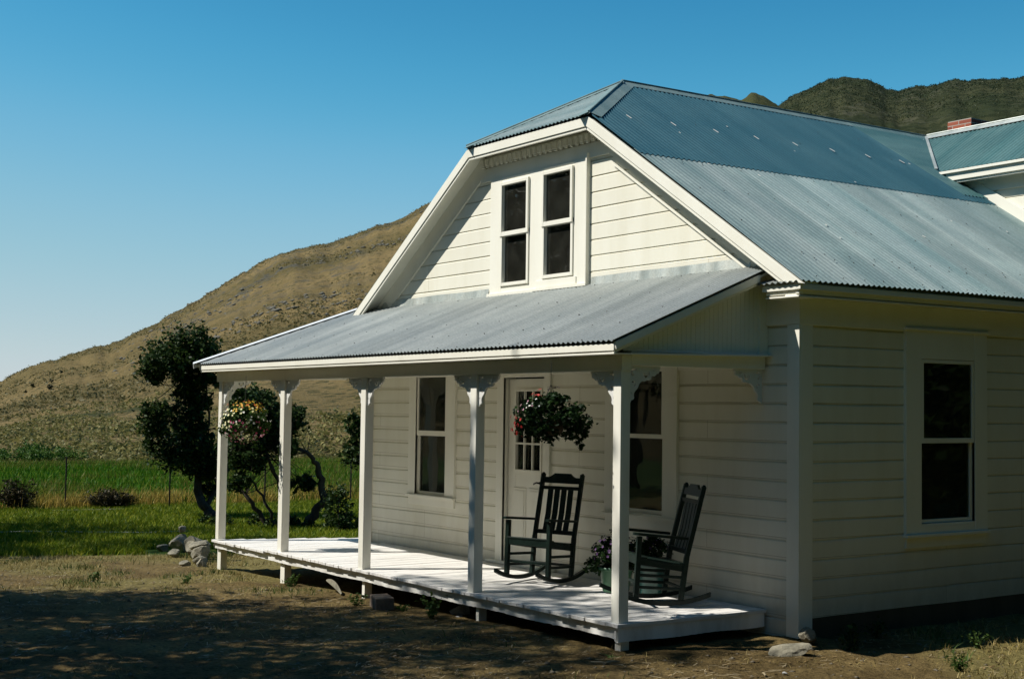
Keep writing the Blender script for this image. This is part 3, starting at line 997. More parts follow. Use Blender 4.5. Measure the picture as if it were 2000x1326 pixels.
hipd_r = (Vector((XCR, YO, ZC)) - Vector((XR, YR, ZR)))
cap((XR, YR, ZR), (XCR, YO - .02, ZC), Vector((0, 1, 0)) - hipd_r.normalized() * Vector((0, 1, 0)).dot(hipd_r.normalized()), Vector((-1, 0, 0)) - hipd_r.normalized() * Vector((-1, 0, 0)).dot(hipd_r.normalized()), .14, .022, 'hip_cap')
hipd_l = (Vector((XCL, YO, ZC)) - Vector((XR, YR, ZR)))
cap((XR, YR, ZR), (XCL, YO - .02, ZC), Vector((0, 1, 0)) - hipd_l.normalized() * Vector((0, 1, 0)).dot(hipd_l.normalized()), Vector((1, 0, 0)) - hipd_l.normalized() * Vector((1, 0, 0)).dot(hipd_l.normalized()), .13, .022, 'hip_cap')

# rake boards and clipped-gable fascia (two bands with a shadow groove)
def rake(p, q, inward, w, t0, t1, off=0.0):
    p, q, inward = Vector(p), Vector(q), Vector(inward)
    return [p + inward * off, q + inward * off, q + inward * (off + w), p + inward * (off + w)]
def rake_set(name, outer, inner, y0, y1):
    """outer / inner: polylines in XZ; prism between them from y0 to y1"""
    mb = MB()
    for (a, b, c, d_) in zip(outer[:-1], outer[1:], inner[:-1], inner[1:]):
        mb.prism([(a[0], y0, a[1]), (c[0], y0, c[1]), (d_[0], y0, d_[1]), (b[0], y0, b[1])], (0, y1 - y0, 0))
    return mb
def offset_line(drop):
    """rake / fascia outline shifted perpendicular inwards by drop"""
    c = sqrt(1 + SL * SL)
    v = drop * c
    zc = ZC - drop
    # right line: z = ZE + SL*(XE - x) - v ; meets z = zc
    xr = XE - (zc + v - ZE) / SL
    slL = (ZC - ZEL) / (XCL - XEL)
    vL = drop * sqrt(1 + slL * slL)
    xl = XEL + (zc + vL - ZEL) / slL
    return xl, xr, zc, v, vL, slL
def outline(drop, zbR=2.83, zbL=2.87):
    xl, xr, zc, v, vL, slL = offset_line(drop)
    xb = XE + .02 - 0 if drop <= 0.03 else XE - (zbR + v - ZE) / SL
    xbl = XEL - .01 if drop <= 0.03 else XEL + (zbL + vL - ZEL) / slL
    zr_ = zbR if drop > 0.03 else ZE + SL * (XE - xb) - v
    zl_ = zbL if drop > 0.03 else ZEL - slL * (XEL - xbl) - vL
    return [(xbl, zl_), (xl, zc), (xr, zc), (xb, zr_)]
o0, o1, o2, o3 = outline(.022, 2.818, 2.875), outline(.118, 2.818, 2.875), outline(.123, 2.822, 2.878), outline(.150, 2.822, 2.878)
mb = rake_set('rake_board', o0, o1, YO - .012, YO + .022)
mb.build('rake_board', M['trim'], house, bevel=.003, shear=True)
mb = rake_set('rake_moulding', o2, o3, YO + .000, YO + .026)
mb.build('rake_moulding', M['trim'], house, bevel=.003, shear=True)
mb = rake_set('rb', outline(.114), outline(.127), YO + .010, YO + .03)
mb.build('rake_backing', M['trim'], house, shear=True)
# soffit boards between rake and gable wall
so, si = outline(.060), outline(.085)
mb = rake_set('soffit', so, si, YO + .028, 0.0)
mb.build('soffit', M['trim'], house, shear=True)
fo, fi = outline(.086), outline(.288)
for k_ in (0, 2):
    mb = MB()
    a_, b_, c_, d_ = fo[k_], fo[k_ + 1], fi[k_], fi[k_ + 1]
    mb.prism([(a_[0], -.021, a_[1]), (c_[0], -.021, c_[1]), (d_[0], -.021, d_[1]), (b_[0], -.021, b_[1])], (0, .021, 0))
    mb.build('rake_frieze', M['trim'], house, shear=True)
# short pent of corrugated iron over the cornice return
pb = corr((-0.29, -0.02, 2.885), (1, 0, 0), Vector((0, -0.235, -0.068)), 0.545, 0.245, [((0.246, 0, 2.8), (0.35, 0, 0.0)), ((XE, 0, ZE - .035), (SL, 0, 1))])
bm_obj('return_pent', pb, M['roof_porch'], roof)
mb = MB(); mb.box((-.22, -.2, 2.801), (.22, -.004, 2.822)); mb.build('return_pent_board', M['trim'], roof, shear=True)

# screws: dark dots in rows; smears of sealant catch the light
def roof_pts(rows_t, y0, y1, step, jit, P0, dv, ax, nrm):
    out = []
    for t in rows_t:
        s = y0
        while s < y1:
            p = Vector(P0) + Vector(dv) * (t + random.uniform(-jit, jit))
            if ax == 'y': p.y = s + random.uniform(-jit, jit)
            else: p.x = s + random.uniform(-jit, jit)
            if random.random() < .8: out.append(p)
            s += step * random.uniform(.85, 1.2)
    return out
def discs(pts, nrm, r, name, m, parent, thick=.006):
    nrm = Vector(nrm).normalized()
    a = nrm.orthogonal().normalized(); b = nrm.cross(a)
    mb = MB()
    for p in pts:
        k = [p + (a * cos(t) + b * sin(t)) * r for t in (0, 1.05, 2.1, 3.14, 4.19, 5.24)]
        mb.prism(k, nrm * thick)
    o = mb.build(name, M[m], parent, shear=True)
    o['kind'] = 'stuff'
    return o
nR = Vector((SL, 0, 1)).normalized()
pts = roof_pts([t_lap + .1, t_lap + .75, t_lap + 1.4, t_lap + 2.0, Lr - .42, Lr - .06], 0.0, 5.2, .27, .02, (XR, 0, ZR), dR, 'y', nR)
pts += roof_pts([.6, 1.2], 1.4, 4.8, .8, .06, (XR, 0, ZR), dR, 'y', nR)
discs([p + nR * .006 for p in pts], nR, .006, 'roof_screws', 'screw', roof, .005)
for i in range(22):
    mb = MB()
    p = Vector((XR, .33 + i * .615, ZR)) + dR * 1.285 + nR * .019
    if i >= 8: p = Vector((XR, random.uniform(.6, 5.0), ZR)) + dR * random.uniform(.5, 4.3) + nR * .012
    dd = (dR + Vector((0, .12, 0))).normalized()
    sdir = nR.cross(dd).normalized()
    q_ = .045 if i < 8 else random.uniform(.008, .02)
    mb.prism([p - dd * q_ - sdir * .006, p + dd * q_ - sdir * .007, p + dd * q_ * .9 + sdir * .007, p - dd * q_ + sdir * .006], nR * .002)
    mb.build('sealant_smear', M['sealant'], roof, shear=True)

# ---------------------------------------------------------------- cross wing at the back
ZWE = 4.70
YWE = 5.18
slW = (ZR - ZWE) / (6.44 - YWE)
dW = Vector((0, YWE - 6.44, ZWE - ZR)).normalized()
wr = corr((XR, 6.44, ZR), (1, 0, 0), dW, 4.3, sqrt((6.44 - YWE) ** 2 + (ZR - ZWE) ** 2), [((XR, 6.44, 0), (-(6.44 - YWE), -(XCR - XR) * 1.0, 0))])
wing_roof = bm_obj('wing_roof', wr, M['roof_wing'], house)
mb = MB()
mb.prism([(XR, 6.44, ZR - .01), (0.44, 6.44, ZR - .01), (0.44, 8.9, 3.9), (XR, 8.9, 3.9)], (0, 0, -.04))
mb.prism([(-2.5, YWE + .05, ZWE - .03), (0.4, YWE + .05, ZWE - .03), (0.4, 6.44, ZR - .05), (-3.6, 6.44, ZR - .05)], (0, 0, -.03))
mb.build('roof_deck', M['roof_wing'], wing_roof, shear=True)
cap((XR + .02, 6.44, ZR), (0.44, 6.44, ZR), dW, Vector((0, 1, -.6)), .11, .03, 'ridge_cap', 'flash', parent=wing_roof)
mb = MB()
mb.box((-2.50, YWE - .02, ZWE - .135), (0.42, YWE + .02, ZWE - .045))
mb.box((-2.58, YWE - .05, ZWE - .045), (0.44, YWE + .0, ZWE - .012))
mb.box((-2.45, YWE - .0, ZWE - .165), (0.42, YWE + .03, ZWE - .145))
mb.box((-2.4, YWE + .02, ZWE - .13), (0.1, YWING, ZWE - .115))
mb.build('wing_fascia', M['trim'], house, bevel=.003, shear=True)
mb = MB()
siding(mb, w_map, -3.4, 0.0, 2.0, ZWE - .11, 4.30, EXPO)
mb.box((-.1, YWING + .01, -0.24), (0.0, 8.8, 4.0))
mb.prism([(-.1, YWING + .01, 4.0), (-.1, 6.44, ZR - .1), (-.1, 8.6, 4.0)], (.1, 0, 0))
mb.build('wing_wall', M['siding'], house, shear=True)
mb = MB()
mbox(mb, w_map, -3.2, .0, 0, .022, ZWE - .30, ZWE - .135)
# raking trim board where the wing wall meets the main roof
mb.bar((-2.55, YWING - .02, ZR - SL * (-2.55 - XR) + .06), (0.4, YWING - .02, ZR - SL * (0.4 - XR) + .06), .03, .13)
mb.build('wing_trim', M['trim'], house, bevel=.003, shear=True)
mb = MB()
mb.bar(Vector((XR, 6.44, ZR + .02)), Vector((-2.66, YWE - .0, 4.715 + .025)), .035, .02)
mb.build('valley_flashing', M['flash'], wing_roof, shear=True)
mb = MB()
mb.box((-3.83, 6.9, 4.6), (-3.44, 7.32, 5.755))
mb.build('chimney', M['brick'], wing_roof, bevel=.004)
mb = MB()
mb.box((-3.825, 6.905, 5.755), (-3.445, 7.315, 5.767))
mb.build('mortar_cap', mat('mortar', (.4, .37, .32), .9), wing_roof)

# ---------------------------------------------------------------- porch
YE_P, ZE_P, ZT_P = -1.855, 2.278, 3.02
XPR = -0.225
dP = Vector((0, YE_P, ZE_P - ZT_P)).normalized()
LP = sqrt(YE_P ** 2 + (ZT_P - ZE_P) ** 2)
# the left end is cut on a slant
lx0, lx1 = -9.10, -8.17
pl_no = Vector((-(0 - YE_P), (lx1 - lx0), 0)); 
if pl_no.x > 0: pl_no = -pl_no
ext = .35
porch = corr(Vector((-9.25, 0, ZT_P)) - dP * ext, (1, 0, 0), dP, 9.25 + XPR, LP + ext, [((lx0, YE_P, 0), pl_no)], rows_=3)
# the part that would pass through the house wall is cut away
bmesh.ops.bisect_plane(porch, geom=porch.verts[:] + porch.edges[:] + porch.faces[:], plane_co=(XW0 - .05, 0, 0), plane_no=(1, 0, 0))
dele = [f for f in porch.faces if f.calc_center_median().x > XW0 - .05 and all(v.co.y > -0.001 for v in f.verts)]
bmesh.ops.bisect_plane(porch, geom=porch.verts[:] + porch.edges[:] + porch.faces[:], plane_co=(0, -.004, 0), plane_no=(0, 1, 0))
dele = [f for f in porch.faces if f.calc_center_median().x > XW0 - .05 and f.calc_center_median().y > -.004]
bmesh.ops.delete(porch, geom=dele, context='FACES')
porch_roof = bm_obj('porch_roof', porch, M['roof_porch'], house)
nP = Vector((0, -(ZT_P - ZE_P), -YE_P)).normalized()
pts = roof_pts([.08, .62, 1.15, 1.55, LP - .05], -8.3, -.4, .34, .025, (0, 0, ZT_P), dP, 'x', nP)
discs([p + nP * .006 for p in pts], nP, .0058, 'roof_screws', 'screw', porch_roof, .005)
# barge flashing on the slanted left edge
p0 = Vector((lx0, YE_P - .01, ZE_P)); p1 = Vector((lx1 + (lx1 - lx0) * .18, -YE_P * .18, ZT_P + (ZT_P - ZE_P) * .18))
dd = (p1 - p0).normalized(); sd = Vector((1, 0, 0)) - dd * dd.x
sd.normalize()
mb = MB()
mb.prism([p0 + nP * .022, p1 + nP * .022, p1 + sd * .15 + nP * .018, p0 + sd * .15 + nP * .018][::-1], nP * .004)
mb.prism([p0 + nP * .024, p1 + nP * .024, p1 - Vector((0, 0, .06)), p0 - Vector((0, 0, .06))], (-.012, 0, 0))
mb.build('barge_flashing', M['capwhite'], porch_roof, shear=True)
# underside boards + rafters line
mb = MB()
mb.prism([(lx0 + .12, YE_P + .05, ZE_P - .028), (XPR - .03, YE_P + .05, ZE_P - .028), (XPR - .03, -.01, ZT_P - .035), (lx1 + .06, -.01, ZT_P - .035)][::-1], (0, 0, -.022))
mb.prism([(lx0 + .25, YE_P + .12, 2.185), (XPR - .09, YE_P + .12, 2.185), (XPR - .09, -.002, 2.215), (lx1 + .1, -.002, 2.215)][::-1], (0, 0, -.012))
mb.build('ceiling', M['trim'], house, shear=True)
# front fascia: crown band, groove, lower strip
mb = MB()
mb.box((lx0 + .12, -1.835, 2.196), (XPR - .03, -1.800, 2.254))
mb.box((lx0 + .16, -1.815, 2.186), (XPR - .05, -1.790, 2.196))
mb.box((lx0 + .14, -1.828, 2.169), (XPR - .035, -1.795, 2.186))
mb.box((lx0 + .17, -1.795, 2.172), (XPR - .06, -1.60, 2.184))
mb.build('fascia', M['trim'], house, bevel=.004, shear=True)
# beams
BX0, BX1 = -8.84, -0.385
mb = MB()
mb.box((BX0, -1.645, 2.045), (BX1, -1.545, 2.171))
mb.box((BX1 - .10, -1.545, 2.09), (BX1, -.022, 2.215))
mb.bar((BX0 + .04, -1.56, 2.130), (-8.22, -.06, 2.150), .09, .11)
mb.build('beam', M['trim'], house, bevel=.004, shear=True)
# board-and-batten infill at the right end
mb = MB()
zr_at = lambda y: ZT_P + (ZE_P - ZT_P) * (y / YE_P)
ys = np.arange(-1.62, -0.001, 0.052)
for y0_ in ys:
    y1_ = min(y0_ + .0495, -.002)
    mb.prism([(BX1 - .004, y0_, 2.216), (BX1 - .004, y1_, 2.216), (BX1 - .004, y1_, zr_at(y1_) - .06), (BX1 - .004, y0_, max(2.217, zr_at(y0_) - .06))], (-.02, 0, 0))
mb.prism([(BX1 - .012, -1.62, 2.216), (BX1 - .012, 0, 2.216), (BX1 - .012, 0, zr_at(0) - .05)], (-.02, 0, 0))
mb.build('batten_infill', M['trim'], house, shear=True)
mb = MB()
mb.box((BX1 - .02, -.105, 2.216), (BX1 + .012, -.0, 2.86))
mb.box((BX1 - .01, -1.64, 2.205), (BX1 + .014, -.01, 2.222))
mb.build('infill_trim', M['trim'], house, bevel=.003, shear=True)
# rake board of the porch roof at the right
def prake(x0, x1, z_hi, z_lo, name):
    mb = MB()
    mb.prism([(x0, YE_P + .02, zr_at(YE_P + .02) - z_hi), (x0, -.235, zr_at(-.235) - z_hi), (x0, -.235, zr_at(-.235) - z_lo), (x0, YE_P + .035, zr_at(YE_P + .035) - z_lo)], (x1 - x0, 0, 0))
    return mb.build(name, M['trim'], house, bevel=.003, shear=True)
prake(XPR - .045, XPR - .012, .020, .085, 'rake_board')
prake(XPR - .070, XPR - .035, .085, .112, 'rake_moulding')
mb = MB()
mb.prism([(XPR - .04, YE_P + .04, zr_at(YE_P + .04) - .105), (BX1, YE_P + .04, zr_at(YE_P + .04) - .105), (BX1, -.2, zr_at(-.2) - .105), (XPR - .04, -.2, zr_at(-.2) - .105)], (0, 0, .012))
mb.build('soffit', M['trim'], house, shear=True)

# scroll-sawn bracket
def bracket_mesh():
    c = bpy.data.curves.new('bracket', 'CURVE')
    c.dimensions = '2D'; c.fill_mode = 'BOTH'; c.extrude = .011
    def spl(pts, bez=False):
        s = c.splines.new('POLY')
        s.points.add(len(pts) - 1)
        for i, p in enumerate(pts):
            s.points[i].co = (p[0], p[1], 0, 1)
        s.use_cyclic_u = True
    out = [(0, 0), (.335, 0), (.335, -.018), (.322, -.026), (.326, -.044), (.312, -.058), (.294, -.056), (.288, -.070), (.272, -.080), (.252, -.074),
           (.240, -.088), (.236, -.106), (.218, -.116), (.200, -.110), (.186, -.118), (.166, -.124), (.146, -.120), (.124, -.132), (.106, -.150), (.098, -.172),
           (.086, -.190), (.068, -.204), (.054, -.222), (.050, -.246), (.056, -.262), (.046, -.278), (.022, -.284), (.020, -.300), (0, -.300)]
    spl(out)
    def hole(cx, cy, r0, r1, a0, a1, n=14):
        """comma shaped slot"""
        pts = []
        for i in range(n + 1):
            a = a0 + (a1 - a0) * i / n
            pts.append((cx + r1 * cos(a), cy + r1 * sin(a)))
        for i in range(n, -1, -1):
            a = a0 + (a1 - a0) * i / n
            rr = r0 + (r1 - r0) * .15 * i / n
            pts.append((cx + rr * cos(a), cy + rr * sin(a)))
        spl(pts)
    hole(.052, -.052, .016, .034, 0.6, 4.6)
    hole(.185, -.060, .018, .036, 2.9, 6.9)
    hole(.048, -.150, .012, .026, -1.2, 2.6)
    hole(.262, -.030, .004, .013, 0.2, 5.6)
    hole(.026, -.225, .002, .009, 0.2, 5.6)
    ob = bpy.data.objects.new('tmp_bracket', c)
    col.objects.link(ob)
    bpy.context.view_layer.update()
    dg = bpy.context.evaluated_depsgraph_get()
    me = bpy.data.meshes.new_from_object(ob.evaluated_get(dg))
    bpy.data.objects.remove(ob)
    me.materials.clear(); me.materials.append(M['bracket'])
    return me
BR = bracket_mesh()
PX = [(-8.72, 0.10), (-6.820, 0.11), (-4.790, 0.105), (-2.610, 0.105), (-0.448, 0.10)]
PYF = -1.640
def place_bracket(parent, origin, along):
    o = bpy.data.objects.new('bracket', BR)
    col.objects.link(o)
    if parent is not None: o.parent = parent
    a = Vector(along); up_ = Vector((0, 0, 1)); n_ = a.cross(up_)
    R_ = Matrix((a, up_, n_)).transposed().to_4x4()
    pl = WLOC.get(parent.name, Vector((0, 0, 0))) if parent is not None and parent.type == 'EMPTY' else Vector((0, 0, 0))
    # the parent part's own origin sits at the world origin
    o.matrix_local = Matrix.Translation(Vector(origin)) @ R_
    return o
def gap(x): return TX * x + TY * -1.6
for i, (x, w) in enumerate(PX):
    mb = MB()
    top = 2.047
    mb.box((x - w / 2, PYF, -0.005), (x + w / 2, PYF + .10, top))
    post = mb.build('porch_post', M['post'], house, bevel=.005, shear=True)
    yb = PYF + .035
    if i > 0: place_bracket(post, (x - w / 2 + .001, yb, 2.046 + gap(x)), (-1, 0, 0))
    if i < 4: place_bracket(post, (x + w / 2 - .001, yb, 2.046 + gap(x)), (1, 0, 0))
    if i in (0, 4):
        place_bracket(post, (x + (.02 if i == 4 else 0), PYF + .10, 2.088 + gap(x)), (0, 1, 0))
o = place_bracket(house, (BX1 - .045 + 3.8, -.024 - 3.0, 2.088 + .25), (0, -1, 0))

# deck boards run front to back; rim boards, stub legs
mb = MB()
x = -8.84
while x < -0.36:
    w = .098 + random.uniform(-.004, .004)
    yf = -1.675 + random.uniform(-.012, .012)
    xc = x + w / 2
    t = max(0.0, min(1.0, (xc + 8.84) / .80))
    yb = -0.015 if xc > -8.05 else -1.62 + 2.0 * t
    if xc < -7.66 and xc > -8.05: yb = 0.35
    if yb > yf + .1:
        z = random.uniform(-.003, .001) + (-.018 if xc < -7.2 else 0) * 1 - .02 * max(0, (-6 - xc) / 3) * 0
        xe = min(x + w - .0035, -.362)
        mb.box((x, yf, -.030 + z), (xe, yb, z))
    x += w
mb.build('deck_boards', M['deck'], house, bevel=.003, shear=True)
def ragged_rim(x0, x1, y0, y1, z0, z1, n=120, axis='x', amp=.005):
    """rim board whose worn lower edge is not quite straight"""
    mb = MB()
    lo = [z0 + amp * (random.random() - .5) + .004 * sin(i * .21) for i in range(n + 1)]
    for i in range(n):
        a = i / n; b = (i + 1) / n
        if axis == 'x':
            xa, xb = x0 + (x1 - x0) * a, x0 + (x1 - x0) * b
            v = [(xa, y0, lo[i]), (xb, y0, lo[i + 1]), (xb, y1, lo[i + 1]), (xa, y1, lo[i]), (xa, y0, z1), (xb, y0, z1), (xb, y1, z1), (xa, y1, z1)]
        else:
            ya, yb = y0 + (y1 - y0) * a, y0 + (y1 - y0) * b
            v = [(x0, ya, lo[i]), (x1, ya, lo[i]), (x1, yb, lo[i + 1]), (x0, yb, lo[i + 1]), (x0, ya, z1), (x1, ya, z1), (x1, yb, z1), (x0, yb, z1)]
        f = [(0, 3, 2, 1), (4, 5, 6, 7), (0, 1, 5, 4), (2, 3, 7, 6)]
        if axis != 'x': f = [(0, 3, 2, 1), (4, 5, 6, 7), (1, 2, 6, 5), (3, 0, 4, 7)]
        mb.add(v, f)
    return mb
ragged_rim(-8.80, -0.43, -1.628, -1.595, -.128, -.032, 200).build('rim_board', M['rim'], house, shear=True)
ragged_rim(-0.405, -0.372, -1.665, -0.03, -.148, -.012, 60, 'y', .003).build('rim_board', M['rim'], house, shear=True)
mb = MB()
mb.box((-.445, -1.645, -.145), (-.398, -1.59, -.033))
mb.build('rim_corner', M['rim'], house, shear=True)
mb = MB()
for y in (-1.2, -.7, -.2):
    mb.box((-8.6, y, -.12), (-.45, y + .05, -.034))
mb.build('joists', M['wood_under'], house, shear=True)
for x, w, zb in ((-8.75, .11, -.46), (-6.82, .115, -.44), (-4.80, .06, -.36), (-2.56, .05, -.32), (-0.47, .075, -.27)):
    mb = MB()
    mb.box((x - w / 2, -1.59, zb), (x + w / 2, -1.50, -.034 if w < .1 else -.033))
    mb.build('stub_leg', M['post'], house, bevel=.004, shear=True)
for x, zb in ((-8.78, -.42), (-0.46, -.26)):
    mb = MB()
    mb.box((x - .04, -1.596, zb), (x + .045, -1.50, -.130))
# foundation behind the deck
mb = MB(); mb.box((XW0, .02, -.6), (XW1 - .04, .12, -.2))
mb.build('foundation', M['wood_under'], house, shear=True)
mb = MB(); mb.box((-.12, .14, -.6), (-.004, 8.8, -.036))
mb.build('base_board', paint('weathered_shade_base_board', (0.07, 0.062, 0.042), (0.03, 0.025, 0.015), 0.9), house, shear=True)  # weathered board, coloured near-black to stand in for the shade there

# ================================================================== TERRAIN
def zone_masks(x, y):
    f = lawn_f(x, y) + (fbm(x * .8, y * .8, 4, 21) - .5) * 1.6
    lawn = sm(f, -0.15, 0.45)
    field = sm(-x + (fbm(x * .6, y * .6, 3, 31) - .5) * 1.2, 22.3, 23.0)
    # dry grass: a fringe along the lawn edge, scattered patches on the dirt, and the strip by the house
    fringe = sm(f, -1.9, -0.3) * (1 - lawn) * sm(fbm(x * 2.2, y * 2.2, 4, 41), .30, .52)
    patch = sm(-x, 3.6, 5.6) * sm(fbm(x * .9 + 3, y * .9, 4, 51), .36, .54) * (1 - sm(-f, 3.6, 5.6)) * .95
    strip = sm(x * .62 + y * .78, .75, 1.25) * (1 - sm(-x, .0, .8))
    lawn = np.maximum(lawn, sm(x - .3 * y, 2.6, 3.4))  # unseen lawn right of the house, added for darker, greener bounce light
    dry = np.clip(fringe + patch * (1 - lawn) + strip, 0, 1)
    return lawn, field, dry

def color_attr(o, rgb):
    me = o.data
    a = me.color_attributes.new('zone', 'FLOAT_COLOR', 'POINT')
    c = np.ones((len(me.vertices), 4), dtype=np.float32)
    c[:, :3] = rgb
    a.data.foreach_set('color', c.ravel())

def polar_grid(az, r):
    A, R_ = np.meshgrid(np.radians(az), r, indexing='ij')
    x = CAM.x + R_ * np.sin(A); y = CAM.y + R_ * np.cos(A)
    n, m = A.shape
    i = np.arange(n - 1)[:, None] * m + np.arange(m - 1)[None, :]
    f = np.stack([i, i + 1, i + m + 1, i + m], -1).reshape(-1, 4)
    return x, y, f, A, R_

az = np.concatenate([np.arange(-95, -83, .5), np.arange(-83, -27, .11), np.arange(-27, 265.1, 4)])
r = np.concatenate([np.linspace(.3, 7.5, 14)[:-1], 7.5 * np.exp(np.arange(0, math.log(70 / 7.5), .0052))])
x, y, f, A, R_ = polar_grid(az, r)
z = ground_h(x, y)
z = z - sm(R_, 58, 70) * 1.2
v = np.stack([x, y, z], -1).reshape(-1, 3)
def ground_material():
    m = mat('ground_soil_and_grass', (0.08, 0.06, 0.04), 0.95, 0, 0.1)
    B = m.node_tree.nodes["Principled BSDF"]
    at = N(m, "ShaderNodeAttribute", attribute_name='zone')
    sp = N(m, "ShaderNodeSeparateColor")
    L(m, at.outputs['Color'], sp.inputs[0])
    n1 = noise(m, 1.2, 8, 0.65, coords(m))
    n2 = noise(m, 26, 6, 0.7, coords(m))
    dirt = ramp(m, [(0.34, (0.072, 0.050, 0.020)), (0.5, (0.128, 0.092, 0.038)), (0.68, (0.20, 0.148, 0.062))])
    L(m, n1.outputs[0], dirt.inputs[0])
    gr = ramp(m, [(0.36, (0.55, 0.55, 0.55)), (0.64, (1.35, 1.32, 1.26))])
    L(m, n2.outputs[0], gr.inputs[0])
    d2 = mix(m, 1.0, dirt.outputs[0], gr.outputs[0], 'MULTIPLY')
    dry = ramp(m, [(0.3, (0.08, 0.068, 0.022)), (0.55, (0.18, 0.15, 0.055)), (0.75, (0.28, 0.23, 0.10))])
    L(m, n2.outputs[0], dry.inputs[0])
    n3 = noise(m, .8, 6, 0.65, coords(m))
    lawn = ramp(m, [(0.3, (0.024, 0.052, 0.005)), (0.52, (0.045, 0.082, 0.008)), (0.7, (0.085, 0.10, 0.016))])
    L(m, n3.outputs[0], lawn.inputs[0])
    n4 = noise(m, 1.0, 7, 0.7, coords(m, (.5, .12, 1)))
    fld = ramp(m, [(0.35, (0.018, 0.055, 0.005)), (0.55, (0.036, 0.080, 0.008)), (0.68, (0.10, 0.11, 0.018))])
    L(m, n4.outputs[0], fld.inputs[0])
    c = mix(m, sp.outputs[2], d2, dry.outputs[0])
    c = mix(m, sp.outputs[0], c, lawn.outputs[0])
    c = mix(m, sp.outputs[1], c, fld.outputs[0])
    L(m, c, B.inputs['Base Color'])
    bump(m, n2.outputs[0], 1.0, 0.035)
    return m
ground = fast_mesh('ground', v, f, ground_material(), smooth=True)
lw, fd, dr = zone_masks(x.ravel(), y.ravel())
color_attr(ground, np.stack([lw, fd, dr], -1))
tag(ground, kind='structure')

# hills --------------------------------------------------------------
SKY_L = [(-180, 1.2), (-120, 1.0), (-95, .6), (-84, .35), (-78.6, .55), (-75.88, 0.84), (-74.76, 1.4), (-73.05, 2.01), (-71.6, 2.5), (-71.31, 2.59), (-70.33, 3.11), (-68.15, 4.46), (-65.72, 6.06), (-63.86, 6.65), (-63.02, 6.75), (-61.55, 7.41), (-60.08, 7.91), (-59.34, 8.41), (-55.62, 9.9), (-51.35, 11.2), (-47.6, 12.9), (-47.32, 12.99), (-46.69, 12.95), (-46.12, 12.74), (-45.68, 13.08), (-45.22, 12.86), (-44.6, 12.5), (-42, 11), (-38, 9.5), (-30, 8), (-10, 6), (40, 3), (100, 2), (180, 1.2)]
SKY_R = [(-52, 8.0), (-48, 10.5), (-46, 11.6), (-44.6, 12.45), (-44.08, 12.83), (-42.95, 13.33), (-42.03, 13.56), (-41.32, 13.49), (-40.91, 13.31), (-40.21, 12.98), (-39.81, 12.86), (-39.11, 13.03), (-38.32, 13.03), (-37.64, 13.22), (-37.15, 13.16), (-36.38, 13.13), (-35.52, 13.09), (-35.04, 13.18), (-32.26, 13.16), (-27.87, 12.2), (-20, 9.0), (-8, 5.0)]
def hill_height(azd, R_, sky, r0, r1, rs, seed, rough, pw=0.62):
    els = np.interp(azd, [s_[0] for s_ in sky], [s_[1] for s_ in sky])
    els = els + (fbm(azd * 3.1 + 200, azd * 0 + 7, 4, seed) - .5) * .16
    el_start = np.degrees(np.arctan2(-(CAM.z + 0.9), r0))
    t = np.clip((R_ - r0) / (rs - r0), 0, 1)
    e = el_start + (els - el_start) * (1 - (1 - t) ** 1.9) ** pw
    h = CAM.z + R_ * np.tan(np.radians(e))
    back = np.clip((R_ - rs) / (r1 - rs), 0, 1)
    h = h - back * back * 60 - back * 14
    A = np.radians(azd)
    x = CAM.x + R_ * np.sin(A); y = CAM.y + R_ * np.cos(A)
    amp = sm(t, 0.02, .5) * rough
    gul = np.abs(fbm(azd * 0.55 + 40 + t * 1.2, R_ * .0035, 4, seed) - .5) * 2
    top = 1 - sm(t, .82, 1.0)
    h = h + amp * (gul - .25) * 9 * top
    h = h + amp * (fbm(x * .055, y * .055, 4, seed + 3) - .5) * 5.0 * top
    h = h + (fbm(x * .35, y * .35, 4, seed + 5) - .5) * 1.1 * sm(t, 0.0, .25) * (.4 + .6 * top)
    return h, t
def hill_field(sky, az, r0, r1, rs, seed, rough, pw=0.62):
    r = np.unique(np.concatenate([np.linspace(r0, rs, 330), np.linspace(rs, r1, 30)[1:]]))
    x, y, f, A, R_ = polar_grid(az, r)
    azd = np.degrees(A)
    h, t = hill_height(azd, R_, sky, r0, r1, rs, seed, rough, pw)
    return x, y, h, f, azd, t
HL = (SKY_L, 62, 620, 430, 71, 0.16)

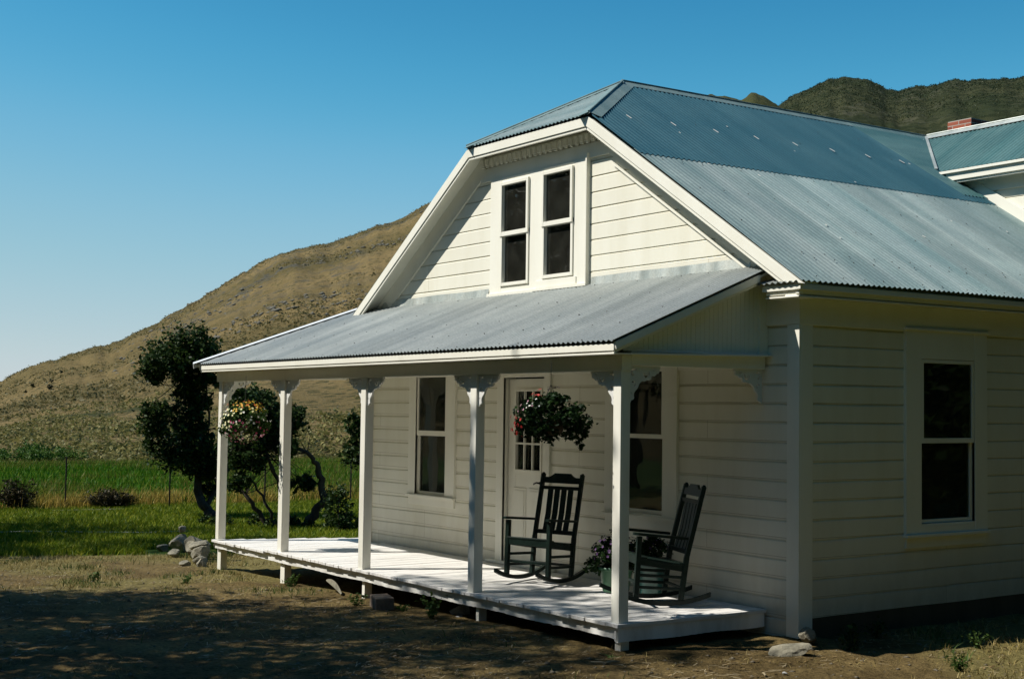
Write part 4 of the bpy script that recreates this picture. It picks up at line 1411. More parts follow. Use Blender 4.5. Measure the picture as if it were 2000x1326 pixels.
def hill_material(name, tan_a, tan_b, shrub, rock, density, cell=0.55):
    m = mat(name, tan_a, 0.95, 0, 0.05)
    B = m.node_tree.nodes["Principled BSDF"]
    at = N(m, "ShaderNodeAttribute", attribute_name='zone')
    sp = N(m, "ShaderNodeSeparateColor")
    L(m, at.outputs['Color'], sp.inputs[0])
    n0 = noise(m, .018, 8, 0.62, coords(m))
    r0 = ramp(m, [(0.36, tan_a), (0.62, tan_b)])
    L(m, n0.outputs[0], r0.inputs[0])
    # sagebrush: small dark dots whose density follows a broad noise
    vo = N(m, "ShaderNodeTexVoronoi")
    vo.inputs['Scale'].default_value = cell
    L(m, coords(m), vo.inputs['Vector'])
    nd = noise(m, .035, 6, 0.65, coords(m))
    ad = N(m, "ShaderNodeMath", operation='MULTIPLY_ADD')
    L(m, nd.outputs[0], ad.inputs[0])
    ad.inputs[1].default_value = density
    L(m, sp.outputs[0], ad.inputs[2])
    ls = N(m, "ShaderNodeMath", operation='LESS_THAN')
    L(m, vo.outputs['Distance'], ls.inputs[0])
    L(m, ad.outputs[0], ls.inputs[1])
    n2 = noise(m, 1.4, 4, .7, coords(m))
    ml = N(m, "ShaderNodeMath", operation='MULTIPLY')
    L(m, ls.outputs[0], ml.inputs[0])
    r2 = ramp(m, [(0.4, (.15, .15, .15)), (0.6, (.85, .85, .85))])
    L(m, n2.outputs[0], r2.inputs[0])
    L(m, r2.outputs[0], ml.inputs[1])
    c = mix(m, ml.outputs[0], r0.outputs[0], shrub)
    # rock bands
    nr = noise(m, .12, 9, .72, coords(m, (1, 1, 2.4)), .6)
    rr = ramp(m, [(0.50, (0, 0, 0)), (0.60, (1, 1, 1))])
    L(m, nr.outputs[0], rr.inputs[0])
    m3 = N(m, "ShaderNodeMath", operation='MULTIPLY')
    L(m, rr.outputs[0], m3.inputs[0])
    L(m, sp.outputs[1], m3.inputs[1])
    c = mix(m, m3.outputs[0], c, rock)
    nf = noise(m, 3.2, 5, .75, coords(m))
    rf = ramp(m, [(0.3, (.7, .7, .7)), (0.7, (1.28, 1.28, 1.28))])
    L(m, nf.outputs[0], rf.inputs[0])
    c = mix(m, 1.0, c, rf.outputs[0], 'MULTIPLY')
    gg = N(m, "ShaderNodeMath", operation='MULTIPLY')
    L(m, sp.outputs[2], gg.inputs[0])
    gg.inputs[1].default_value = 1.0
    c = mix(m, gg.outputs[0], c, (0.030, 0.045, 0.016))
    L(m, c, B.inputs['Base Color'])
    b = bump(m, nf.outputs[0], 0.8, 0.6)
    return m

azl = np.concatenate([np.arange(-180, -84, 4), np.arange(-84, -40, .10), np.arange(-40, 180.1, 4)])
x, y, h, f, azd, t = hill_field(*((SKY_L, azl) + HL[1:]))
hills = fast_mesh('hills', np.stack([x, y, h], -1).reshape(-1, 3), f,
                  hill_material('dry_hillside', (0.115, 0.090, 0.036), (0.215, 0.155, 0.068), (0.034, 0.042, 0.018), (0.085, 0.082, 0.066), 0.75, 0.8), smooth=True)
xx, yy, tt, aa = x.ravel(), y.ravel(), t.ravel(), azd.ravel()
dens = 0.12 - .16 * sm(tt, .05, .5) + .14 * sm(tt, .6, 1.0)
# a dark cut bank across the lower slope
bank = np.exp(-((tt - (.135 + .0025 * (aa + 72) + (fbm(aa * .7, aa * 0 + 3, 4, 5) - .5) * .03)) / .006) ** 2) * sm(aa, -75.6, -73.5) * (1 - sm(aa, -70.5, -69))
rocky = sm(fbm(xx * .012, yy * .012, 4, 77), .46, .60) * sm(tt, .35, .6) * sm(aa, -72, -66) * .9 + sm(tt, .93, 1) * .35
green = (1 - sm(tt, .004, .02)) * .5
green = green + .75 * sm(aa, -50, -48)
color_attr(hills, np.stack([np.clip(dens + bank * 1.2, -1, 2), np.clip(rocky, 0, 1), np.clip(green + bank * .8, 0, 1)], -1))
tag(hills, kind='structure')

azr = np.arange(-56, -8, .12)
x, y, h, f, azd, t = hill_field(SKY_R, azr, 380, 1150, 900, 91, .5, pw=.5)
h2 = h - (1 - sm(azd, -53.5, -47.5)) * 120
mountain = fast_mesh('mountain', np.stack([x, y, h2], -1).reshape(-1, 3), f,
                     hill_material('brushy_mountainside', (0.026, 0.034, 0.015), (0.050, 0.052, 0.024), (0.012, 0.018, 0.007), (0.10, 0.095, 0.065), 0.75, .16), smooth=True)
xx, yy, tt, aa = x.ravel(), y.ravel(), t.ravel(), azd.ravel()
color_attr(mountain, np.stack([.15 + 0 * xx, sm(fbm(xx * .02, yy * .02, 4, 78), .50, .62) * .5, 0 * xx], -1))
tag(mountain, kind='structure')

# ================================================================== GRASS, LITTER
def in_view(x, y, margin=2.0):
    a = np.degrees(np.arctan2(x - CAM.x, y - CAM.y))
    return (a > -84.0 - margin) & (a < -34.8 + margin)

def blades(name, x, y, h, w, m, lean=.35, label_kind='stuff'):
    n = len(x)
    z = ground_h(x, y) - .004
    a = rng.uniform(0, 2 * pi, n)
    dx, dy = np.cos(a) * w / 2, np.sin(a) * w / 2
    lx = rng.normal(0, lean, n) * h; ly = rng.normal(0, lean, n) * h
    p0 = np.stack([x - dx, y - dy, z], -1); p1 = np.stack([x + dx, y + dy, z], -1)
    m0 = np.stack([x - dx * .7 + lx * .35, y - dy * .7 + ly * .35, z + h * .55], -1)
    m1 = np.stack([x + dx * .7 + lx * .35, y + dy * .7 + ly * .35, z + h * .55], -1)
    tp = np.stack([x + lx, y + ly, z + h], -1)
    v = np.stack([p0, p1, m1, m0, tp, tp + 1e-4], 1).reshape(-1, 3)
    k = np.arange(n)[:, None] * 6
    f = np.concatenate([k + np.array([0, 1, 2, 3]), k + np.array([3, 2, 4, 5])], 0)
    o = fast_mesh(name, v, f, m)
    tag(o, kind=label_kind)
    return o

def scatter(n, x0, x1, y0, y1, fn):
    x = rng.uniform(x0, x1, n); y = rng.uniform(y0, y1, n)
    p = fn(x, y)
    k = rng.uniform(0, 1, n) < p
    k &= in_view(x, y)
    return x[k], y[k]

def off_house(x, y):
    return ~((x > -9.0) & (x < 0.12) & (y > -1.62)) & ~((x > -4) & (x < 3.3) & (y > 5.2))

rock_clear = lambda x, y: ~((x > -12.3) & (x < -9) & (np.abs(y - (-1.0 - .22 * (x + 11.6))) < .55))
lx, ly = scatter(330000, -24, -8.5, -7, 14, lambda x, y: (zone_masks(x, y)[0] * (1 - zone_masks(x, y)[1]) * off_house(x, y) * rock_clear(x, y)))
blades('lawn_grass', lx, ly, rng.uniform(.05, .12, len(lx)), rng.uniform(.012, .022, len(lx)), M['grass_lawn'], .4)
lx, ly = scatter(190000, -43, -22.4, -10, 26, lambda x, y: zone_masks(x, y)[1] * .9)
blades('field_grass', lx, ly, rng.uniform(.10, .30, len(lx)), rng.uniform(.02, .04, len(lx)), M['grass_field'], .3)
lx, ly = scatter(90000, -44, -22.6, -10, 26, lambda x, y: .85 * np.maximum(sm(fbm(x * .22 + 5, y * .5, 4, 66), .44, .60), sm(-x, 36, 42)))
blades('field_seed_heads', lx, ly, rng.uniform(.15, .38, len(lx)), rng.uniform(.014, .026, len(lx)), M['grass_olive'], .3)
def yel(x, y):
    g_ = np.exp(-((x + 22.9 + (fbm(y * .5, y * 0, 3, 4) - .5) * .8) / .55) ** 2)
    return g_ * sm(fbm(x * .6, y * .6, 3, 14), .40, .60) * sm(y, -1.5, .6) + .10 * np.exp(-((x + 23.5) / 2) ** 2)
lx, ly = scatter(60000, -26, -21.8, -5, 14, yel)
blades('tall_dry_grass', lx, ly, rng.uniform(.14, .40, len(lx)), rng.uniform(.012, .024, len(lx)), M['grass_yellow'], .4)
lx, ly = scatter(60000, -12, 2.5, -7.5, 1, lambda x, y: .35 * sm(fbm(x * 2.3 + 9, y * 2.3, 4, 28), .52, .66) * off_house(x, y) * (lawn_f(x, y) < 0))
blades('sparse_dry_tufts', lx, ly, rng.uniform(.015, .05, len(lx)), rng.uniform(.004, .008, len(lx)), M['grass_dry'], 1.0)
lx, ly = scatter(150000, -13, 3.2, -7.5, 4, lambda x, y: zone_masks(x, y)[2] ** 1.5 * off_house(x, y) * .8 * sm(fbm(x * 3, y * 3, 3, 8), .38, .6))
blades('dry_grass', lx, ly, rng.uniform(.02, .075, len(lx)), rng.uniform(.005, .010, len(lx)), M['grass_dry'], .9)
def gtuft(x, y):
    return sm(fbm(x * 1.7, y * 1.7, 4, 61), .58, .66) * (zone_masks(x, y)[2] * .8 + .02) * off_house(x, y)
lx, ly = scatter(160000, -13, 3.2, -7.5, 4, gtuft)
blades('green_grass_tufts', lx, ly, rng.uniform(.03, .10, len(lx)), rng.uniform(.005, .010, len(lx)), M['leaf_weed'], .5)

def pebbles():
    n = 5200
    r_ = 8.0 + rng.uniform(0, 1, n) ** 1.2 * 13; a = np.radians(rng.uniform(-77, -34, n))
    x = CAM.x + r_ * np.sin(a); y = CAM.y + r_ * np.cos(a)
    k = off_house(x, y) & (lawn_f(x, y) < .2)
    x, y = x[k], y[k]; n = len(x)
    s = .005 + .022 * rng.uniform(0, 1, n) ** 4
    base = np.array([(0, 0, .6), (.9, .1, .1), (.2, .95, 0), (-.9, .2, .12), (-.1, -.9, .05), (0, 0, -.5)])
    rot = rng.uniform(0, 2 * pi, n)
    jit = rng.uniform(.65, 1.25, (n, 6, 1))
    v = base[None] * jit * s[:, None, None]
    c_, s_ = np.cos(rot)[:, None], np.sin(rot)[:, None]
    vx = v[..., 0] * c_ - v[..., 1] * s_ * 1.3; vy = v[..., 0] * s_ + v[..., 1] * c_ * 1.3
    z = ground_h(x, y)
    v = np.stack([vx + x[:, None], vy + y[:, None], v[..., 2] + z[:, None]], -1).reshape(-1, 3)
    fc = np.array([(0, 1, 2), (0, 2, 3), (0, 3, 4), (0, 4, 1), (5, 2, 1), (5, 3, 2), (5, 4, 3), (5, 1, 4)])
    f = (np.arange(n)[:, None, None] * 6 + fc[None]).reshape(-1, 3)
    tag(fast_mesh('gravel', v, f, M['pebble']), kind='stuff')
pebbles()
def litter(name, n, lmin, lmax, m, w=.004):
    r_ = 8.3 + rng.uniform(0, 1, n) ** 1.3 * 11; a = np.radians(rng.uniform(-77, -34, n))
    x = CAM.x + r_ * np.sin(a); y = CAM.y + r_ * np.cos(a)
    k = off_house(x, y) & (lawn_f(x, y) < .2) & (fbm(x * 1.3, y * 1.3, 3, 88) > .42)
    x, y = x[k], y[k]; n = len(x)
    l = rng.uniform(lmin, lmax, n); t_ = rng.uniform(0, pi, n); z = ground_h(x, y) + .006
    dx, dy = np.cos(t_) * l / 2, np.sin(t_) * l / 2; wx, wy = -np.sin(t_) * w, np.cos(t_) * w
    tz = rng.uniform(-.006, .012, n)
    v = np.stack([np.stack([x - dx - wx, y - dy - wy, z], -1), np.stack([x + dx - wx, y + dy - wy, z + tz], -1), np.stack([x + dx + wx, y + dy + wy, z + tz + .001], -1), np.stack([x - dx + wx, y - dy + wy, z + .001], -1)], 1).reshape(-1, 3)
    f = np.arange(n)[:, None] * 4 + np.array([0, 1, 2, 3])
    tag(fast_mesh(name, v, f, m), kind='stuff')
litter('straw_litter', 5200, .02, .10, M['straw'], .003)
litter('leaf_litter', 5000, .015, .04, M['dead_leaf'], .009)

# ================================================================== PLANTS
def leaf_cards(centers, size, up_bias=0.0, jitter=None):
    """folded leaf: 2 quads per leaf, random orientation. centers (N,3)"""
    n = len(centers)
    a = rng.normal(0, 1, (n, 3)); a[:, 2] *= .6
    a /= np.linalg.norm(a, axis=1)[:, None]
    b = rng.normal(0, 1, (n, 3)); b[:, 2] += up_bias
    b -= a * (a * b).sum(1)[:, None]; b /= np.linalg.norm(b, axis=1)[:, None]
    c = np.cross(a, b)
    s = (size * rng.uniform(.5, 1.5, n))[:, None]
    p = centers
    v = np.stack([p - a * s * .5, p - a * s * .05 + c * s * .30 + b * s * .10, p + a * s * .5, p - a * s * .05 - c * s * .30 + b * s * .10, p], 1)
    v = v.reshape(-1, 3)
    k = np.arange(n)[:, None] * 5
    f = np.concatenate([k + np.array([0, 4, 1]), k + np.array([4, 2, 1]), k + np.array([0, 3, 4]), k + np.array([4, 3, 2])], 0)
    return v, f

def clump_points(blobs, n, clumps=26, tight=.24, shell=.55):
    """leaf centres grouped in clumps inside ellipsoid blobs (x,y,z,rh,rv)"""
    vol = np.array([b[3] * b[3] * b[4] for b in blobs]) ** .8
    vol = vol / vol.sum()
    out = []
    for b, f in zip(blobs, vol):
        kc = max(4, int(clumps * f * len(blobs)))
        d = rng.normal(0, 1, (kc, 3)); d /= np.linalg.norm(d, axis=1)[:, None]
        rad = rng.uniform(shell, 1.0, (kc, 1)) ** .7
        cc = d * rad * np.array([b[3], b[3], b[4]]) * rng.uniform(.8, 1.12, (kc, 1))
        m_ = int(n * f)
        w = rng.uniform(.4, 1.4, kc); w /= w.sum()
        idx = rng.choice(kc, m_, p=w)
        r0 = (b[3] * b[3] * b[4]) ** (1 / 3)
        p = cc[idx] + np.clip(rng.normal(0, 1, (m_, 3)), -1.9, 1.9) * tight * r0 * rng.uniform(.3, 1, (m_, 1))
        out.append(p + np.array(b[:3]))
    return np.concatenate(out)

def crown(name, blobs, n, size, m, parent, **kw):
    v, f = leaf_cards(clump_points(blobs, n, **kw), size)
    return fast_mesh(name, v, f, m, parent)

def limbs(mb, paths, r0, r1, seg=7):
    for p in paths:
        rs, re = (r0, r1) if len(p) == 2 and False else (r0, r1)
        pts = p['p'] if isinstance(p, dict) else p
        a, b = (p['r'] if isinstance(p, dict) else (r0, r1))
        pp = [Vector(q) for q in pts]
        fine = []
        for i in range(len(pp) - 1):
            for j in range(4):
                q = pp[i].lerp(pp[i + 1], j / 4)
                q += Vector((random.gauss(0, .02), random.gauss(0, .02), random.gauss(0, .01))) if (i or j) else Vector()
                fine.append(q)
        fine.append(pp[-1])
        m_ = len(fine)
        mb.tube(fine, [a + (b - a) * i / (m_ - 1) for i in range(m_)], seg)

def twigs(mb, blobs, start, n, r=.012):
    for i in range(n):
        b = random.choice(blobs)
        s = Vector(random.choice(start))
        e = Vector((b[0] + random.gauss(0, b[3] * .5), b[1] + random.gauss(0, b[3] * .5), b[2] + random.gauss(0, b[4] * .5)))
        if (e - s).length > 1.6: continue
        m_ = s.lerp(e, .5) + Vector((random.gauss(0, .06), random.gauss(0, .06), random.gauss(.03, .05)))
        mb.tube([s, m_, e], [r, r * .7, r * .3], 5)

# tree at the far left of the porch
def lobes(bl, k, f=.5):
    out = []
    for b in bl:
        out.append((b[0], b[1], b[2], b[3] * .78, b[4] * .78))
        for _ in range(k):
            a = random.uniform(0, 2 * pi); e_ = random.uniform(-.9, 1.1)
            out.append((b[0] + b[3] * .75 * cos(a) * cos(e_), b[1] + b[3] * .75 * sin(a) * cos(e_), b[2] + b[4] * .75 * sin(e_), b[3] * f * random.uniform(.5, 1.1), b[4] * f * random.uniform(.5, 1.1)))
    return out
A = [(-19.05, 1.67, 2.72, 0.84, 0.52), (-18.88, 1.16, 1.42, 0.42, 0.42), (-19.12, 2.03, 1.70, 0.50, 0.40), (-19.12, 1.75, 0.86, 0.74, 0.52), (-19.06, 2.4, 0.55, 0.46, 0.48), (-19.03, 2.49, -0.09, 0.26, 0.30), (-18.45, 2.15, 2.40, 0.34, 0.34), (-19.2, 1.2, 2.35, .35, .3)]
tr = empty('lilac_tree', (-18.4, 2.4, -.6), 0, 'dark leafy tree with a leaning trunk, tallest beside the porch', 'tree', 'small trees beside the porch', True)
mb = MB()
tA = [(-18.30, 2.50, -0.75), (-18.55, 2.36, -0.55), (-18.78, 2.26, -0.36), (-19.0, 2.2, -0.06), (-19.02, 2.13, 0.56), (-18.92, 2.19, 1.09), (-18.95, 2.09, 1.83), (-19.03, 1.93, 2.36), (-19.03, 1.72, 2.85)]
limbs(mb, [dict(p=tA, r=(.12, .03)), dict(p=[(-18.95, 2.1, 1.62), (-19.01, 1.7, 1.35), (-19.05, 1.27, 1.42)], r=(.035, .012)),
           dict(p=[(-18.96, 2.16, 0.88), (-18.99, 2.41, 1.3), (-18.7, 2.2, 2.36)], r=(.04, .012)), dict(p=[(-18.97, 2.17, 0.56), (-19.15, 1.71, 0.85)], r=(.035, .012)),
           dict(p=[(-18.78, 2.26, -0.36), (-18.9, 2.6, .0), (-19, 2.6, .5)], r=(.06, .02))], .1, .02)
twigs(mb, A, tA[3:], 60)
mb.build('trunk', M['bark'], tr, smooth=True)
crown('crown', lobes(A + [(-18.95, 2.1, 1.25, .42, .4), (-18.95, 1.95, 2.1, .45, .35), (-18.9, 2.5, .35, .4, .35)], 5), 23000, .085, M['leaf_dark'], tr, clumps=12, tight=.36, shell=.3)

B_ = [(-15.89, 1.95, 1.79, 0.56, 0.30), (-15.71, 2.77, 1.48, 0.27, 0.42), (-15.14, 2.41, 0.89, 0.25, 0.22), (-15.79, 1.84, 0.68, 0.40, 0.22), (-15.6, 1.61, 0.30, 0.30, 0.18), (-15.56, 2.92, 0.24, 0.26, 0.18), (-16.21, 2.43, 1.15, 0.40, 0.34), (-16.51, 1.83, 0.85, 0.30, 0.24), (-15.7, 2.55, .95, .22, .2)]
tr = empty('lilac_tree', (-15.5, 2.6, -.58), 0, 'multi-stemmed small tree with crooked open stems seen between the first porch posts', 'tree', 'small trees beside the porch', True)
mb = MB()
limbs(mb, [dict(p=[(-15.75, 2.37, -0.67), (-15.88, 2.16, -0.29), (-16.0, 1.94, 0.05), (-16.19, 1.66, 0.24), (-16.2, 1.4, .35)], r=(.055, .018)),
           dict(p=[(-15.51, 2.73, -0.66), (-15.57, 2.59, -0.18), (-15.68, 2.37, 0.49), (-15.78, 2.19, 0.97), (-15.87, 2.01, 1.65)], r=(.055, .015)),
           dict(p=[(-15.42, 2.80, -0.70), (-15.29, 3.01, -0.32), (-15.17, 3.16, -0.03), (-15.21, 3.12, 0.35), (-15.24, 3.02, 0.62), (-15.32, 2.87, 0.84), (-15.45, 2.6, 1.0), (-15.6, 2.45, 1.0)], r=(.10, .015)),
           dict(p=[(-15.53, 2.69, -0.66), (-15.58, 2.58, -0.18), (-15.54, 2.56, 0.69), (-15.5, 2.65, 1.4)], r=(.05, .012)),
           dict(p=[(-15.67, 2.49, -0.67), (-15.76, 2.31, -0.19), (-15.91, 2.06, 0.24), (-15.99, 1.8, 0.5)], r=(.035, .012)),
           dict(p=[(-15.17, 3.16, -0.03), (-15.1, 3.3, .12)], r=(.06, .03)),
           dict(p=[(-15.68, 2.37, 0.49), (-16.1, 2.3, .9), (-16.3, 2.2, 1.1)], r=(.025, .01))], .1, .02)
twigs(mb, B_, [(-15.78, 2.19, 0.97), (-15.54, 2.56, 0.69), (-15.9, 2.0, 1.5), (-16.0, 1.94, 0.05), (-15.32, 2.87, 0.84), (-16.1, 2.3, .9)], 60, .01)
mb.build('trunk', M['bark'], tr, smooth=True)
crown('crown', lobes(B_ + [(-15.9, 2.3, 1.45, .5, .35), (-16.0, 2.0, 1.0, .45, .3)], 5), 16000, .080, M['leaf_dark'], tr, clumps=12, tight=.38, shell=.3)

C_ = [(-15.55, 4.25, 0.92, 0.46, 0.55), (-15.7, 4.04, 1.37, 0.25, 0.22), (-15.3, 4.7, .6, .5, .5)]
tr = empty('dark_shrub_tree', (-15.2, 4.9, -.58), 0, 'dark drooping tree crown half hidden behind the house corner', 'tree', None, True)
mb = MB(); limbs(mb, [dict(p=[(-15.2, 4.9, -.7), (-15.3, 4.8, 0), (-15.5, 4.4, .9), (-15.6, 4.2, 1.3)], r=(.09, .02))], .1, .02)
mb.build('trunk', M['bark'], tr, smooth=True)
crown('crown', lobes(C_, 5), 6000, .085, M['leaf_dark'], tr, clumps=12, tight=.3)
D_ = [(-14.12, 2.94, -0.17, 0.32, 0.38), (-14.32, 2.97, 0.17, 0.20, 0.22), (-13.9, 3.1, -.42, .22, .14)]
tr = empty('young_shrub', (-14.1, 3.0, -.58), 0, 'sparse low shrub just left of the house corner', 'shrub', None, True)
mb = MB(); limbs(mb, [dict(p=[(-14.1, 2.95, -.62), (-14.15, 2.95, 0.1), (-14.3, 3.0, .25)], r=(.02, .006)), dict(p=[(-14.1, 2.95, -.62), (-13.95, 3.05, -.1)], r=(.015, .005))], .1, .02)
mb.build('stem', M['bark'], tr, smooth=True)
crown('foliage', D_, 1500, .07, M['leaf_dark'], tr, clumps=30)
# low dark growth under the small trees
G_ = [(-16.9 + i * .34, 1.55 + i * .28 + random.uniform(-.15, .15), -.50, random.uniform(.12, .26), random.uniform(.07, .17)) for i in range(11)]
o = crown('undergrowth', G_, 3000, .06, M['leaf_dark'], None, clumps=20)
tag(o, kind='stuff')

def weed(loc, h, n, size, m, name, label, cat, group=None, spread=.12, stems=7):
    e = empty(name, (loc[0], loc[1], gh(loc[0], loc[1])), random.uniform(0, 6), label, cat, group)
    mb = MB(); cs = []
    for i in range(stems):
        a = random.uniform(0, 2 * pi); rr = spread * random.uniform(.2, 1)
        hh = h * random.uniform(.6, 1)
        pts = [(0, 0, -.01), (rr * .4 * cos(a), rr * .4 * sin(a), hh * .55), (rr * cos(a), rr * sin(a), hh)]
        mb.tube(pts, [.004, .003, .0015], 5)
        for k in range(n // stems):
            t = random.uniform(.15, 1.02)
            q = Vector(pts[0]).lerp(Vector(pts[1]), t * 2) if t < .5 else Vector(pts[1]).lerp(Vector(pts[2]), t * 2 - 1)
            cs.append((q.x + random.gauss(0, size * .6), q.y + random.gauss(0, size * .6), max(.004, q.z + random.gauss(0, size * .4))))
    mb.build('stems', m, e)
    v, f = leaf_cards(np.array(cs), size)
    fast_mesh('leaves', v, f, m, e)
    return e
weed((-4.30, -1.93), .11, 90, .035, M['leaf_weed'], 'weed', 'low green weed at the left end of the brown masonry block', 'weed', 'weeds by the porch')
weed((-3.02, -1.80), .22, 110, .045, M['leaf_weed'], 'weed', 'taller green weed standing against the middle of the deck edge', 'weed', 'weeds by the porch', .16)
weed((-6.45, -1.66), .13, 90, .04, M['leaf_weed'], 'weed', 'small green weed beside the second stub leg under the deck', 'weed', 'weeds by the porch')
weed((-3.62, -1.78), .08, 50, .03, M['leaf_weed'], 'weed', 'tiny green weed at the right end of the brown masonry block', 'weed', 'weeds by the porch', .07)
weed((1.58, .06), .10, 110, .035, M['leaf_weed'], 'weed', 'leafy green weed in the sunlit dry grass right of the house corner', 'weed', None, .09)
weed((1.02, 1.05), .15, 80, .028, M['leaf_weed'], 'weed', 'wispy weed on the shadow edge beside the side wall', 'weed', None, .12)
weed((-8.17, -3.42), .13, 90, .035, M['leaf_weed'], 'weed', 'bright green tuft alone on the dirt left of the porch', 'weed', None, .09)
weed((-7.3, -2.6), .09, 70, .035, M['leaf_weed'], 'weed', 'low green tuft on the dirt in front of the second porch post', 'weed', None, .12)
weed((-.22, -1.85), .03, 40, .022, M['leaf_weed'], 'weed', 'flat dark weed at the foot of the nearest stub leg', 'weed', None, .14)
for (px, py, hh) in ((.35, .25, .14), (.30, .62, .17), (.55, .05, .10)):
    weed((px, py), hh, 80, .04, M['leaf_dark'], 'low_shrub', 'low dark shrub in the shade at the foot of the side wall', 'shrub', 'low shrubs at the house corner', .13)

# brush and bare stems along the fence
def brush(loc, rx, h, n, label, nm='dry_shrub', m='stem_dry', grp='dry shrubs along the fence', leafm=None):
    e = empty(nm, (loc[0], loc[1], gh(*loc)), 0, label, 'shrub', grp)
    mb = MB()
    for i in range(n):
        a = random.uniform(0, 2 * pi); rr = rx * random.uniform(.1, 1)
        b = random.uniform(0, 2 * pi); br_ = rx * random.uniform(0, .35)
        hh = h * random.uniform(.5, 1) * (1 - .45 * (rr / rx) ** 2)
        mb.tube([(br_ * cos(b), br_ * sin(b), -.02), (rr * .6 * cos(a), rr * .6 * sin(a), hh * .6), (rr * cos(a), rr * sin(a), hh)], [.008, .006, .002], 3, False)
    mb.build('stems', M[m], e)
    if leafm:
        crown('foliage', [(0, 0, h * .45, rx * .8, h * .4)], 900, .06, M[leafm], e, clumps=24)
    return e
brush((-21.95, 1.35), .72, .42, 420, 'rounded brown shrub at the foot of the wire fence, between its two nearest posts', leafm='stem_dry')
brush((-22.4, -.55), .5, .75, 220, 'tall bare brown shrub left of the leftmost fence post', leafm='stem_dry')
brush((-22.3, -1.5), .6, .55, 260, 'wide brown shrub at the left edge of the picture', leafm='stem_dry')
o = crown('green_shrub', [(0, 0, .55, .55, .55), (.3, .5, .35, .4, .35)], 2600, .08, M['leaf_field_shrub'], None)
o.location = (-33.2, 7.9, -.6); tag(o, 'bright green shrub in the field behind the tallest yard tree', 'shrub')
o = crown('green_shrub', [(0, 0, .18, 1.5, .28), (-.5, 1.6, .12, 1.2, .22), (.4, -1.6, .15, 1.1, .22)], 4200, .10, M['leaf_field_shrub'], None)
o.location = (-47.5, 6.2, -.5); tag(o, 'long low green thicket at the far edge of the field', 'shrub')
o = crown('green_shrub', [(0, 0, .3, .8, .35), (.2, .9, .25, .7, .3)], 2400, .09, M['leaf_field_shrub'], None)
o.location = (-29.6, 13.2, -.62); tag(o, 'olive green bush behind the low shrub at the house corner', 'shrub')

# sagebrush foot of the hill
def hill_scatter(name, n, az0, az1, r0, r1, HP, size, cards, m, thr, nsc, leaf, bias=1.0, dens=None):
    azd_ = rng.uniform(az0, az1, n); r_ = r0 + (r1 - r0) * rng.uniform(0, 1, n) ** bias
    a = np.radians(azd_)
    z, t_ = hill_height(azd_, r_, *HP)
    x = CAM.x + r_ * np.sin(a); y = CAM.y + r_ * np.cos(a)
    p = sm(fbm(x * nsc, y * nsc, 4, 99), thr - .06, thr + .08)
    if dens is not None: p = p * dens(azd_, t_)
    k = rng.uniform(0, 1, n) < p
    x, y, z = x[k], y[k], z[k]; m_ = len(x)
    s_ = rng.uniform(size[0], size[1], m_) * rng.uniform(.6, 1, m_)
    q = rng.normal(0, 1, (m_, cards, 3)) * np.array([.42, .42, .22]) * s_[:, None, None] + np.stack([x, y, z + s_ * .22], -1)[:, None, :]
    v, f = leaf_cards(q.reshape(-1, 3), np.repeat(s_ * leaf * .8, cards))
    tag(fast_mesh(name, v, f, m), kind='stuff')
SAGE = leaf_mat('grey_sagebrush', [(0, (0.10, 0.10, 0.030)), (.6, (0.18, 0.165, 0.052)), (1, (0.27, 0.225, 0.08))], .3)
SAGE2 = leaf_mat('hillside_brush', [(0, (0.095, 0.085, 0.032)), (1, (0.20, 0.165, 0.068))], .3)
SAGE3 = leaf_mat('mountain_brush', [(0, (0.014, 0.028, 0.012)), (.7, (0.036, 0.052, 0.022)), (1, (0.09, 0.095, 0.05))], .2)
hill_scatter('sagebrush', 9000, -78, -57, 62, 130, HL, (.28, .6), 7, SAGE, .44, .06, .6, 1.3)
hill_scatter('hillside_brush', 30000, -78, -57, 110, 430, HL, (.30, .8), 3, SAGE2, .51, .02, .8, 1.0)
HR = (SKY_R, 380, 1150, 900, 91, .5, .5)
hill_scatter('mountain_brush', 26000, -50, -33, 560, 900, HR, (.6, 1.5), 3, SAGE3, .42, .01, .8, .7)
def outcrops():
    n = 7000
    azd_ = rng.uniform(-73, -57.5, n); r_ = 180 + 250 * rng.uniform(0, 1, n) ** .8
    a = np.radians(azd_)
    z, t_ = hill_height(azd_, r_, *HL)
    x = CAM.x + r_ * np.sin(a); y = CAM.y + r_ * np.cos(a)
    p = .75 * sm(fbm(x * .022, y * .022, 4, 177), .54, .66) * sm(azd_, -73, -66) + .25 * sm(t_, .93, 1)
    k = rng.uniform(0, 1, n) < p
    x, y, z = x[k], y[k], z[k]; n = len(x)
    s_ = .2 + .7 * rng.uniform(0, 1, n) ** 3
    base = np.array([(0, 0, .6), (.9, .1, .1), (.2, .95, 0), (-.9, .2, .12), (-.1, -.9, .05), (0, 0, -.5)])
    v = base[None] * rng.uniform(.5, 1.3, (n, 6, 1)) * s_[:, None, None] + np.stack([x, y, z], -1)[:, None, :]
    fc = np.array([(0, 1, 2), (0, 2, 3), (0, 3, 4), (0, 4, 1), (5, 2, 1), (5, 3, 2), (5, 4, 3), (5, 1, 4)])
    f = (np.arange(n)[:, None, None] * 6 + fc[None]).reshape(-1, 3)
    tag(fast_mesh('hillside_rocks', v.reshape(-1, 3), f, M['crag']), kind='stuff')
outcrops()
